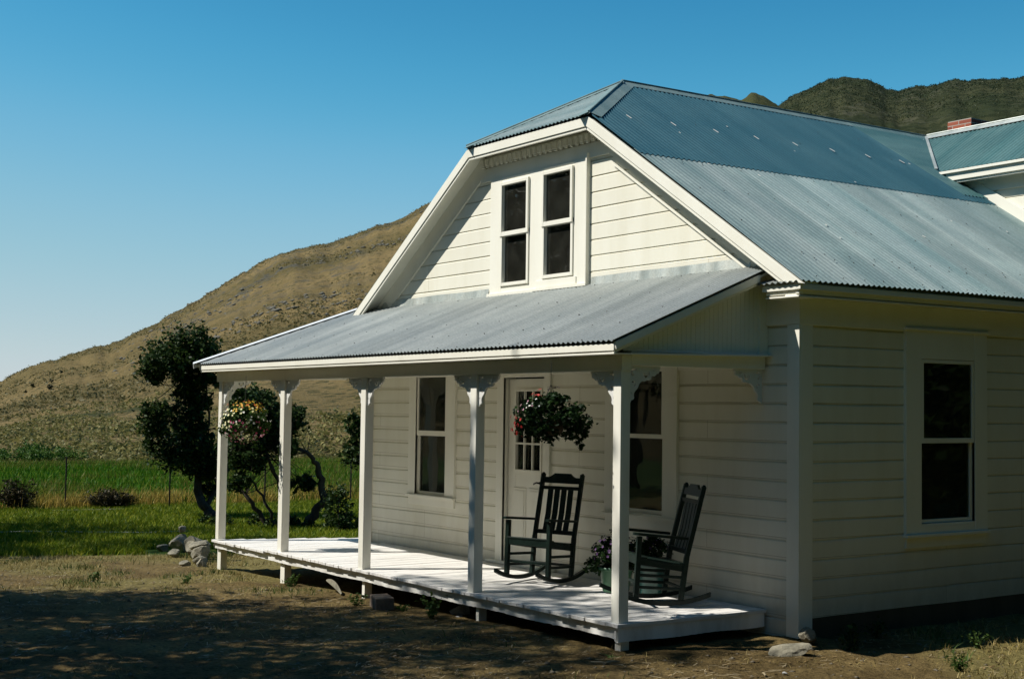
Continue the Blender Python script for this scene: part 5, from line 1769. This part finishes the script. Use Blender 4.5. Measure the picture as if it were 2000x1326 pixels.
# junipers on the far slope
def hill_z(az_, r_):
    return float(hill_height(np.array([az_]), np.array([float(r_)]), *HL)[0][0])
def r_for_elev(az_, el_):
    lo, hi = 62.0, 430.0
    for _ in range(40):
        mid = (lo + hi) / 2
        e_ = math.degrees(math.atan2(hill_z(az_, mid) - CAM.z, mid))
        if e_ < el_: lo = mid
        else: hi = mid
    return lo
for i, (az_, el_, px_, lb) in enumerate([(-74.66, .62, 5, 'round juniper lowest of the cluster on the far left slope'), (-74.03, .57, 6, 'round juniper, right one of the low pair on the far left slope'),
                                      (-73.98, .83, 4, 'small juniper above the low pair on the far left slope'), (-73.61, 1.18, 4, 'small juniper nearest the skyline on the far left slope'),
                                      (-72.47, .60, 3.5, 'lone small juniper right of the cluster on the far left slope'), (-74.9, .40, 3.5, 'juniper at the very left, below the cluster on the slope')]):
    r_ = r_for_elev(az_, el_); s_ = px_ * r_ / 2689.0
    xx_ = CAM.x + r_ * sin(radians(az_)); yy_ = CAM.y + r_ * cos(radians(az_)); zz_ = hill_z(az_, r_)
    e = empty('juniper_tree', (xx_, yy_, zz_), 0, lb, 'tree', 'junipers on the hillside')
    mb = MB(); mb.tube([(0, 0, -.5), (0, 0, s_ * .8)], [.1, .06], 6); mb.build('trunk', M['bark'], e)
    crown('crown', [(0, 0, s_ * .8, s_, s_ * .75)], 400, s_ * .35, M['leaf_juniper'], e, clumps=16, shell=.2)

# tall trees standing in the yard outside the picture: they shade the ground and are mirrored in the panes; the elms are added sky blockers
def tall_tree_meshes(seed, h, rw):
    mb = MB()
    tp = [(0, 0, -.3), (random.gauss(0, .1), random.gauss(0, .1), h * .3), (random.gauss(0, .25), random.gauss(0, .25), h * .65), (random.gauss(0, .3), random.gauss(0, .3), h * .95)]
    limbs(mb, [dict(p=tp, r=(.26, .04))], .2, .05, 9)
    blobs = []
    for i in range(15):
        z = h * random.uniform(.24, .95)
        k = 1 - abs(z / h - .5) * 1.1
        a = random.uniform(0, 2 * pi); rr = rw * k * random.uniform(.25, .9)
        c_ = (rr * cos(a), rr * sin(a), z)
        blobs.append((*c_, rw * random.uniform(.32, .5), rw * random.uniform(.25, .42)))
        limbs(mb, [dict(p=[(0, 0, max(h * .2, z - rr * .9)), (c_[0] * .5, c_[1] * .5, z - rr * .3), c_], r=(.07, .015))], .1, .02)
    blobs.append((0, 0, h * .93, rw * .4, rw * .5))
    return mb, blobs
TREE_PROTO = []
def tall_tree(name, loc, h, rw, n, label, group, proto=None, rz=0.0, sc=1.0, dense=False):
    e = empty(name, (loc[0], loc[1], gh(*loc)), rz, label, 'tree', group)
    e.scale = (sc, sc, sc)
    if proto is None:
        mb, blobs = tall_tree_meshes(0, h, rw)
        t_ = mb.build('trunk', M['bark'], e, smooth=True)
        c_ = crown('crown', blobs + ([(0, 0, h * .3, rw * .6, rw * .5), (0, 0, h * .55, rw * .7, rw * .7), (0, 0, h * .14, rw * .7, h * .12)] if dense else []), n, .21 if dense else .15, M['leaf_tall'], e, clumps=30, tight=.3)
        return e, (t_, c_)
    for src in proto:
        o = src.copy(); col.objects.link(o); o.parent = e
    return e, proto
SHADE_GROUP = 'tall yard trees that shade the dirt and the porch'
_, P1 = tall_tree('cottonwood_tree', (-7.7, -10.3), 12.0, 3.0, 15000, 'tall tree across the yard whose shadow covers the near end of the porch', SHADE_GROUP)
_, P2 = tall_tree('cottonwood_tree', (-9.9, -10.2), 8.6, 2.5, 6500, 'broad tree across the yard whose shadow lies on the dirt at the lower left', SHADE_GROUP)
tall_tree('cottonwood_tree', (-15.9, -7.3), 9, 3, 0, 'tree across the yard whose shadow reaches the far lawn edge', SHADE_GROUP, P1, 1.3, .86)
tall_tree('cottonwood_tree', (-19.2, -6.6), 9, 3, 0, 'tree across the lawn, shading the grass behind the stone pile', SHADE_GROUP, P2, 2.2, 1.05)
tall_tree('cottonwood_tree', (-25.5, -12.5), 9, 3, 0, 'tall tree at the far side of the lawn, outside the left edge', SHADE_GROUP, P1, 3.9, 1.0)
tall_tree('cottonwood_tree', (-17.0, -15.5), 9, 3, 0, 'tall tree behind the lawn trees, outside the left edge', SHADE_GROUP, P1, 1.9, 1.1)
tall_tree('cottonwood_tree', (-20.5, -11.6), 9, 3, 0, 'tall tree beyond the lawn, middle of the mirrored row', SHADE_GROUP, P1, .4, .95)
tall_tree('cottonwood_tree', (-29.5, -18.0), 9, 3, 0, 'tallest tree of the mirrored row, furthest from the house', SHADE_GROUP, P1, 2.4, 1.35)
tall_tree('cottonwood_tree', (-24.0, -18.0), 9, 3, 0, 'tall tree at the back of the mirrored row', SHADE_GROUP, P1, 5.2, 1.2)
tall_tree('cottonwood_tree', (-5.5, -10.1), 9, 3, 0, 'tree beside the photographer whose shadow reaches the house corner', SHADE_GROUP, P1, 4.6, .985)
BACK_BLOCK_GROUP = 'unseen tree row added behind the photographer to cut sky light'  # row added out of view to keep blue sky light off shaded surfaces
SIDE_BLOCK_GROUP = 'unseen trees added opposite the side wall to cut sky light'  # added out of view to darken the side wall by blocking sky
_, P3 = tall_tree('sky_block_elm', (5.9, 1.9), 13.0, 2.9, 36000, 'dense unseen tree nearest the side wall, added to block the sky', SIDE_BLOCK_GROUP, dense=True)
for i_, (tx_, ty_, ts_, lb_) in enumerate([(-12.5, -17.5, 1.15, 'added sky-blocking tree at the left end of the row behind the photographer'), (-7.5, -18.5, 1.2, 'added sky-blocking tree second from the left in the row behind the photographer'),
                                     (-2.0, -17.8, 1.2, 'added sky-blocking tree left of centre in the row behind the photographer'), (3.5, -18.4, 1.25, 'added sky-blocking tree in the centre of the row behind the photographer'),
                                     (9.0, -17.6, 1.2, 'added sky-blocking tree right of centre in the row behind the photographer'), (14.0, -14.5, 1.2, 'added sky-blocking tree where the back row turns'),
                                     (15.5, -8.0, 1.2, 'added sky-blocking tree at the right end of the row')]):
    tall_tree('sky_block_elm', (tx_, ty_), 9, 3, 0, lb_, BACK_BLOCK_GROUP, P3, i_ * 1.1, ts_)
tall_tree('sky_block_elm', (4.6, 4.3), 9, 3, 0, 'added sky-blocking tree second from the photographer along the side wall', SIDE_BLOCK_GROUP, P3, 3.3, 1.15)
tall_tree('sky_block_elm', (12.0, -3.6), 9, 3, 0, 'added sky-blocking tree furthest right, level with the porch', SIDE_BLOCK_GROUP, P3, 2.7, 1.0)
tall_tree('sky_block_elm', (5.6, 8.0), 9, 3, 0, 'added sky-blocking tree beside the cross wing on the right', SIDE_BLOCK_GROUP, P3, 4.0, 1.1)
tall_tree('sky_block_elm', (3.2, 8.6), 9, 3, 0, 'added sky-blocking tree closest to the back corner of the house', SIDE_BLOCK_GROUP, P3, 1.7, .9)
tall_tree('sky_block_elm', (8.5, 11.5), 9, 3, 0, 'added sky-blocking tree in the far corner behind the house', SIDE_BLOCK_GROUP, P3, .2, 1.2)
tall_tree('sky_block_elm', (8.8, 3.5), 9, 3, 0, 'added sky-blocking tree in the second row at the back right of the yard', SIDE_BLOCK_GROUP, P3, 1.0, 1.35)

# ================================================================== FENCE
fe = empty('wire_fence', (-22.0, 2.5, -.6), 0, 'thin wire fence on rusty steel posts between the lawn and the green field', 'fence', None, True)
FP = [(-22.6, -4.3), (-22.5, -1.9), (-22.38, .48), (-21.55, 2.55), (-21.75, 4.95), (-21.9, 7.3), (-22.0, 9.7)]
for i, (px, py) in enumerate(FP):
    z = gh(px, py)
    mb = MB()
    hh = 1.12 + (.03 if i == 2 else -.02)
    mb.box((px - .022, py - .006, z - .2), (px + .022, py + .006, z + hh))
    mb.box((px - .006, py - .022, z - .2), (px + .006, py + .0, z + hh))
    mb.build('fence_post', M['fence_steel'], fe)
mb = MB()
for (a, b) in zip(FP[:-1], FP[1:]):
    za, zb = gh(*a), gh(*b)
    for k in range(7):
        hh = .12 + k * .15
        mb.tube([(a[0], a[1], za + hh), ((a[0] + b[0]) / 2, (a[1] + b[1]) / 2, (za + zb) / 2 + hh - .012), (b[0], b[1], zb + hh)], [.0022] * 3, 3, False)
    for j in range(1, 15):
        t_ = j / 15
        xx_, yy_ = a[0] + (b[0] - a[0]) * t_, a[1] + (b[1] - a[1]) * t_
        zz_ = za + (zb - za) * t_
        mb.tube([(xx_, yy_, zz_ + .12), (xx_, yy_, zz_ + 1.02)], [.0016] * 2, 3, False)
mb.build('wire_mesh', M['fence_steel'], fe)
# irrigation pipe on the lawn and the timber edging under the fence
mb = MB()
pp = [(-17.0, -4.6), (-16.6, -3.0), (-16.34, -2.0), (-15.9, -.9), (-15.62, -.1), (-15.45, .6)]
mb.tube([(a, b, gh(a, b) + .045) for a, b in pp], [.014] * 6, 8)
tag(mb.build('irrigation_pipe', M['pipe'], smooth=True), 'thin white irrigation pipe lying in the shaded lawn', 'pipe')
mb = MB()
mb.bar((-21.55, -.1, gh(-21.5, 0) + .03), (-21.05, 1.35, gh(-21, 1.3) + .035), .06, .04)
tag(mb.build('timber_edging', M['curb'], bevel=.01), 'pale timber edging on the ground in front of the fence', 'timber')

# ================================================================== STONES
def rock(loc, s, name, label, m='rock', cat='stone', group=None, flat=1.0, seed=0, rz=0.0):
    bm = bmesh.new()
    bmesh.ops.create_icosphere(bm, subdivisions=3, radius=1.0)
    rs = np.random.default_rng(seed + 500)
    s = (s[0] * .72, s[1] * .72, s[2] * .74)
    pl = [(Vector(rs.normal(0, 1, 3)).normalized(), rs.uniform(.52, .85)) for _ in range(15)]
    for v_ in bm.verts:
        for nrm, d_ in pl:
            k = v_.co.dot(nrm) - d_
            if k > 0: v_.co -= nrm * k * .97
        v_.co += v_.co.normalized() * float(rs.normal(0, .022))
        v_.co.x *= s[0]; v_.co.y *= s[1]; v_.co.z *= s[2]
    me = bpy.data.meshes.new(name); bm.to_mesh(me); bm.free()
    me.materials.append(M[m])
    o = bpy.data.objects.new(name, me); col.objects.link(o)
    o.location = loc; o.rotation_euler = (0, 0, rz)
    return tag(o, label, cat, group)
ROCKS = [
    ((-11.60, -1.00, -.37), (.32, .26, .20), 'broad grey stone at the left foot of the pile'),
    ((-11.15, -.95, -.35), (.32, .25, .20), 'rounded grey stone in the middle of the pile'),
    ((-11.62, -1.00, -.15), (.12, .10, .10), 'small pale stone perched on top of the pile'),
    ((-10.78, -1.08, -.36), (.27, .22, .18), 'large folded grey stone right of the pile centre'),
    ((-10.38, -1.20, -.31), (.27, .21, .17), 'grey stone between the pile centre and the deck'),
    ((-9.98, -1.35, -.34), (.22, .18, .17), 'leaning stone nearest the deck corner, upper one'),
    ((-9.66, -1.47, -.41), (.19, .16, .14), 'stone below the leaning one by the deck corner'),
    ((-9.28, -1.62, -.42), (.15, .13, .13), 'stone touching the first stub leg of the deck'),
    ((-11.98, -1.15, -.46), (.16, .13, .10), 'low outlying stone at the left tip of the pile'),
    ((-10.90, -1.38, -.43), (.17, .14, .10), 'low stone in the dry grass before the pile'),
    ((-10.10, -1.0, -.24), (.18, .15, .12), 'dark stone at the back of the pile'),
    ((-9.60, -1.72, -.44), (.12, .12, .09), 'small stone between the pile and the stub leg')]
for i, (p, s, lb) in enumerate(ROCKS):
    rock(p, s, 'field_stone', lb, group='stones piled at the far end of the porch', seed=i, rz=i * 1.3)
rock((.42, -.55, -.185), (.30, .15, .085), 'flat_slab', 'flat grey slab leaning at the foot of the house corner', seed=31, rz=.9).rotation_euler = (.25, -.1, .9)
rock((.20, -.10, -.13), (.13, .12, .12), 'field_stone', 'rounded mossy stone against the house corner', seed=33)
rock((-3.12, -1.42, -.27), (.17, .15, .11), 'pier_stone', 'pale rough stone propping the deck, upper one', 'rock_pale', seed=41, group='pale stones under the deck')
rock((-3.02, -1.46, -.33), (.12, .11, .07), 'pier_stone', 'pale rough stone propping the deck, small lower one', 'rock_pale', seed=42, group='pale stones under the deck')
rock((1.02, -1.2, -.215), (.04, .03, .02), 'loose_stone', 'small pinkish stone on the sunlit dirt before the house corner', 'rock_pale', seed=47)
bmb = bmesh.new(); bmesh.ops.create_cube(bmb, size=1)
for v_ in bmb.verts: v_.co = Vector((v_.co.x * .40, v_.co.y * .19, v_.co.z * .13)) * (1 + random.uniform(-.03, .03))
me = bpy.data.meshes.new('masonry_block'); bmb.to_mesh(me); bmb.free(); me.materials.append(M['block'])
o = bpy.data.objects.new('masonry_block', me); col.objects.link(o); o.location = (-3.98, -1.82, -.26); o.rotation_euler = (.03, -.02, -.35)
bv = o.modifiers.new('bevel', 'BEVEL'); bv.width = .012; bv.segments = 3
tag(o, 'brown masonry block lying in front of the deck', 'block')
# curved strip of old metal lying under the deck edge
mb = MB()
pp = []
for i in range(11):
    t_ = i / 10
    pp.append(Vector((-5.62 + .55 * t_, -1.62 - .10 * t_ ** 1.6, -.225 - .085 * t_ ** 1.7)))
for i in range(10):
    w0 = .006 + .026 * sin(pi * (i / 10) ** .8); w1 = .006 + .026 * sin(pi * ((i + 1) / 10) ** .8)
    a, b = pp[i], pp[i + 1]
    mb.prism([a + Vector((0, 0, -w0)), b + Vector((0, 0, -w1)), b + Vector((0, .01, w1)), a + Vector((0, .01, w0))], (0, .006, 0))
tag(mb.build('bent_metal_strip', M['rock']), 'curved grey scrap lying under the deck edge between the second and third posts', 'scrap')
# broken sticks on the dirt
for i, (px, py, l, a, lb) in enumerate([(-.02, -2.12, .16, .5, 'cluster stick nearest the corner post on the dirt'), (.05, -2.06, .12, 1.4, 'short stick crossing another by the corner post'), (.95, -1.35, .10, 2.6, 'pale stick on sunlit dirt in front of the slab'), (-2.75, -2.35, .14, .9, 'thin stick on the dirt in front of the fourth post')]):
    mb = MB(); z = gh(px, py) + .012
    mb.tube([(px - cos(a) * l / 2, py - sin(a) * l / 2, z), (px, py, z + .008), (px + cos(a) * l / 2, py + sin(a) * l / 2, z + .002)], [.007, .009, .005], 6)
    tag(mb.build('broken_stick', M['straw']), lb, 'stick', 'sticks on the dirt')

# ================================================================== FLOWER BASKETS AND POTS
def petals(centers, size, normals):
    """little five-petalled flowers as fans of real petals"""
    mb = MB()
    for c, nrm in zip(centers, normals):
        nrm = Vector(nrm).normalized(); c = Vector(c)
        a = nrm.orthogonal().normalized(); b = nrm.cross(a)
        s = size * random.uniform(.75, 1.2); o_ = random.uniform(0, 6)
        vs = [c]
        for i in range(10):
            t_ = o_ + 2 * pi * i / 10
            rr = s * (1.0 if i % 2 else .62)
            vs.append(c + (a * cos(t_) + b * sin(t_)) * rr + nrm * (s * .28 if i % 2 else .1 * s))
        mb.add(vs, [(0, 1 + i, 1 + (i + 1) % 10) for i in range(10)])
    return mb

def surf_pts(n, rad, zc, sel):
    out, nn_ = [], []
    k = 0
    while len(out) < n and k < 20000:
        k += 1
        d = np.array([random.gauss(0, 1), random.gauss(0, 1), random.gauss(0, 1)]); d /= np.linalg.norm(d)
        if not sel(d): continue
        r_ = random.uniform(.88, 1.06)
        out.append((d[0] * rad[0] * r_, d[1] * rad[0] * r_, zc + d[2] * rad[1] * r_)); nn_.append(tuple(d + np.array([0, 0, .2])))
    return out, nn_
CR = Vector((.567, .824, 0))        # direction that runs to the right as one faces the porch corner
def basket(loc, hook_z, label, leafm, blobs, flowers, n_leaf=5200):
    e = empty('hanging_flower_basket', loc, 0, label, 'flower basket', 'hanging baskets along the porch')
    mb = MB()
    mb.lathe([(.02, -.16), (.10, -.15), (.135, -.08), (.15, 0), (.155, .01), (.145, .01), (.13, -.02), (.02, -.03)], 20)
    mb.build('basket', M['pot_brown'], e, smooth=True)
    mb = MB()
    top = hook_z - loc[2]
    for i in range(3):
        a = i * 2.094 + .4
        mb.tube([(.15 * cos(a), .15 * sin(a), 0), (0, 0, min(top - .06, .34))], [.003, .003], 4)
    mb.tube([(0, 0, min(top - .06, .34)), (0, 0, top)], [.003, .003], 4)
    mb.build('hanger', M['rope'], e)
    crown('foliage', blobs, n_leaf, .040, M[leafm], e, clumps=46, tight=.15, shell=.35)
    e.scale = (.86, .86, .86)
    for mname, n, size, sel, rad, zc in flowers:
        c, nn_ = surf_pts(n, rad, zc, sel)
        tag(petals(c, size, nn_).build('flowers', M[mname], e), kind='stuff')
    return e
side = lambda d: d[0] * .567 + d[1] * .824        # + = right, - = left in the view
front = lambda d: d[0] * .82 - d[1] * .57
basket((-7.24, -1.93, 1.50), 2.16, 'hanging basket of pale yellow, white and magenta flowers at the far porch end', 'leaf_basket_light',
       [(0, 0, .03, .30, .25), (-.12, -.17, -.06, .18, .16), (.13, .15, -.02, .18, .18)],
       [('fl_cream', 150, .019, lambda d: side(d) < .25 + .3 * random.random() and d[2] < .75, (.35, .29), .02),
        ('fl_white', 60, .018, lambda d: d[2] < .6, (.35, .29), .02),
        ('fl_yellow', 70, .018, lambda d: d[2] > .45 and side(d) > -.45, (.34, .29), .03),
        ('fl_orange', 38, .018, lambda d: d[2] > .55, (.35, .30), .03),
        ('fl_magenta', 48, .022, lambda d: d[2] < .15 and random.random() < .6, (.35, .29), .0),
        ('fl_pink', 30, .018, lambda d: d[2] < -.3, (.36, .30), .0)])
basket((-.97, -1.93, 1.63), 2.20, 'dark bushy hanging basket with red geraniums, in front of the door', 'leaf_basket',
       [(0, 0, .03, .29, .23), (.12, .18, -.02, .20, .17), (-.12, -.17, .0, .18, .18), (.17, .25, -.20, .10, .12), (.02, .05, .2, .15, .09)],
       [('fl_red', 26, .020, lambda d: side(d) < -.72 and d[2] < .25, (.39, .27), -.03),
        ('fl_red', 7, .020, lambda d: side(d) < -.3 and d[2] > .7, (.30, .27), .03),
        ('fl_white', 12, .012, lambda d: side(d) < -.35 and .25 < d[2] < .8 and front(d) > -.2, (.32, .26), .02),
        ('fl_pink', 12, .014, lambda d: side(d) < -.45 and .1 < d[2] < .6, (.34, .26), .02),
        ('fl_purple', 5, .018, lambda d: d[2] > .9, (.2, .30), .04)])
def potted(loc, prof, m, label, blobs, n, flowers=()):
    e = empty('potted_plant', loc, 0, label, 'potted plant', 'potted plants on the porch floor')
    mb = MB(); mb.lathe(prof, 28); mb.build('pot', M[m], e, smooth=True)
    h = prof[-2][1]
    mb = MB(); mb.lathe([(.001, h - .04), (prof[-2][0] - .01, h - .045)], 20); mb.build('soil', M['pot_brown'], e)
    crown('foliage', blobs, n, .035, M['leaf_basket'], e, clumps=40, tight=.18, shell=.3)
    for mname, k, size, sel, rad, zc in flowers:
        c, nn_ = surf_pts(k, rad, zc, sel)
        tag(petals(c, size, nn_).build('flowers', M[mname], e), kind='stuff')
potted((-1.90, -.46, .004), [(.12, 0), (.125, .01), (.155, .20), (.175, .205), (.178, .235), (.165, .235), (.15, .20)], 'pot_green',
       'green pot of dark purple petunias on the deck between the two rocking chairs', [(0, 0, .36, .24, .15), (-.12, -.14, .25, .12, .1), (.1, .12, .3, .16, .12), (-.02, 0, .50, .10, .08)], 3200,
       [('fl_purple', 90, .018, lambda d: d[2] > -.3, (.24, .18), .36)])
potted((-1.60, -.28, .004), [(.10, 0), (.105, .01), (.13, .25), (.15, .255), (.152, .31), (.14, .31), (.125, .25)], 'pot_teal',
       'teal pot half hidden behind the nearest porch post', [(0, 0, .42, .18, .10)], 1500,
       [('fl_purple', 30, .016, lambda d: d[2] > 0, (.17, .11), .43)])

# ================================================================== ROCKING CHAIRS
def rocking_chair(loc, rz, label, tilt):
    """faces local -Y; front legs at y=-.21, back legs at y=+.21"""
    e = empty('rocking_chair', loc, rz, label, 'rocking chair', 'rocking chairs on the porch')
    e.scale = (1, 1, .945)
    ct, st = cos(tilt), sin(tilt)
    def T(x, y, z):                      # whole chair rolled back on its rockers
        z -= .03
        return (x, y * ct + z * st + 0.0, z * ct - y * st + .03 + .012)
    def tb(mb, a, b, w, h, up=(0, 0, 1)):
        mb.bar(T(*a), T(*b), w, h, up)
    W = .25
    def part(name, fn, bevel=.004, parent=None):
        mb = MB(); fn(mb)
        return mb.build(name, M['chair'], parent or e, bevel=bevel)
    # rockers
    Rr = 1.05
    for s in (-1, 1):
        mb = MB()
        pts = []
        for i in range(17):
            a = -0.40 + (0.86) * i / 16
            pts.append((sin(a) * Rr, Rr - cos(a) * Rr))
        for (y0, z0), (y1, z1) in zip(pts[:-1], pts[1:]):
            x0, x1 = s * W - .016, s * W + .016
            v = [T(x, y, z + dz) for x in (x0, x1) for (y, z) in ((y0, z0), (y1, z1)) for dz in (0, .042)]
            mb.add(v, [(0, 2, 3, 1), (4, 5, 7, 6), (0, 1, 5, 4), (2, 6, 7, 3), (1, 3, 7, 5), (0, 4, 6, 2)])
        mb.build('rocker', M['chair'], e)
        part('front_leg', lambda m_: tb(m_, (s * W, -.215, .055), (s * W, -.225, .625), .042, .045, (0, 1, 0)))
        part('back_post', lambda m_: (tb(m_, (s * W * .96, .20, .05), (s * W * .96, .225, .46), .038, .045, (0, 1, 0)),
                                      tb(m_, (s * W * .96, .224, .45), (s * W * .96, .335, 1.125), .036, .042, (0, 1, 0)),
                                      m_.tube([T(s * W * .96, .334, 1.115), T(s * W * .96, .338, 1.138)], [.022, .012], 10)), .006)
        def arm(m_):
            # flat arm, wider and rounded at the front
            for (ya, yb, wa, wb) in ((-.285, -.25, .045, .085), (-.25, -.10, .085, .080), (-.10, .215, .080, .050)):
                za = .648 - (ya + .285) * .03; zb = .648 - (yb + .285) * .03
                v = [T(s * (W + .01) + sx * w / 2, y, z + dz) for (y, w, z) in ((ya, wa, za), (yb, wb, zb)) for sx in (-1, 1) for dz in (-.012, .012)]
                m_.add(v, [(0, 1, 3, 2), (4, 6, 7, 5), (0, 4, 5, 1), (2, 3, 7, 6), (1, 5, 7, 3), (0, 2, 6, 4)])
        part('arm', arm, 0)
        for z_ in (.16, .27):
            part('stretcher', lambda m_: tb(m_, (s * W, -.21, z_), (s * W * .96, .205, z_ - .0), .02, .028))
    part('stretcher', lambda m_: tb(m_, (-W, -.215, .20), (W, -.215, .20), .024, .03))
    part('stretcher', lambda m_: tb(m_, (-W, .205, .17), (W, .205, .17), .022, .028))
    # contoured slatted seat on aprons
    def apron(m_):
        tb(m_, (-W, -.225, .405), (W, -.225, .405), .026, .075)
        tb(m_, (-W, .205, .355), (W, .205, .355), .024, .06)
        for s in (-1, 1):
            tb(m_, (s * (W - .012), -.215, .40), (s * (W - .02), .21, .355), .024, .07)
    ap = part('seat_apron', apron)
    def seat(m_):
        for i in range(8):
            y = -.245 + i * .058
            t_ = (y + .245) / .45
            z = .452 - .045 * sin(min(1, t_ * 1.25) * pi / 2) - (.012 * sin(t_ * pi))
            m_.box((-W + .0, y, z - .018), (W - .0, y + .050, z))
        m_.v = [T(*p) for p in m_.v]
    part('seat', seat, .003)
    # back: crest rail with raised centre, two rails, four slats
    bp_ = lambda x, z, dy=0.0: (x, .224 + (z - .45) * .163 + dy, z)
    def crest(m_):
        wi = W * .96 - .018
        prof = []
        for i in range(25):
            u = -1 + 2 * i / 24
            k = abs(u)
            top = 1.132 if k < .42 else (1.132 - .042 * sin((k - .42) / .36 * pi / 2) if k < .78 else 1.090)
            prof.append((u * wi, top))
        for (xa, za), (xb, zb) in zip(prof[:-1], prof[1:]):
            v = [T(*bp_(x, z, dy)) for (x, z) in ((xa, 1.025), (xb, 1.025), (xb, zb), (xa, za)) for dy in (-.012, .012)]
            m_.add(v, [(0, 2, 4, 6), (7, 5, 3, 1), (0, 1, 3, 2), (6, 4, 5, 7)])
        m_.add([T(*bp_(prof[0][0], z, dy)) for z in (1.025, prof[0][1]) for dy in (-.012, .012)], [(0, 1, 3, 2)])
        m_.add([T(*bp_(prof[-1][0], z, dy)) for z in (1.025, prof[-1][1]) for dy in (-.012, .012)], [(0, 2, 3, 1)])
    part('crest_rail', crest, 0)
    part('back_rail', lambda m_: tb(m_, bp_(-W * .93, .975), bp_(W * .93, .975), .022, .038))
    part('back_rail', lambda m_: tb(m_, bp_(-W * .93, .505), bp_(W * .93, .505), .022, .045))
    for i in range(4):
        xs = (-.123 + i * .082)
        part('back_slat', lambda m_: (tb(m_, bp_(xs, .515), bp_(xs, .70, .012), .062, .011, (0, 1, 0)), tb(m_, bp_(xs, .70, .012), bp_(xs, .97), .062, .011, (0, 1, 0))), .002)
    return e
rocking_chair((-2.86, -.66, 0.0), radians(19), 'dark green slatted rocking chair in front of the door', radians(3))
rocking_chair((-1.16, -.66, 0.0), radians(-23), 'dark green rocking chair nearest the corner, seen from its side behind the last post', radians(4))
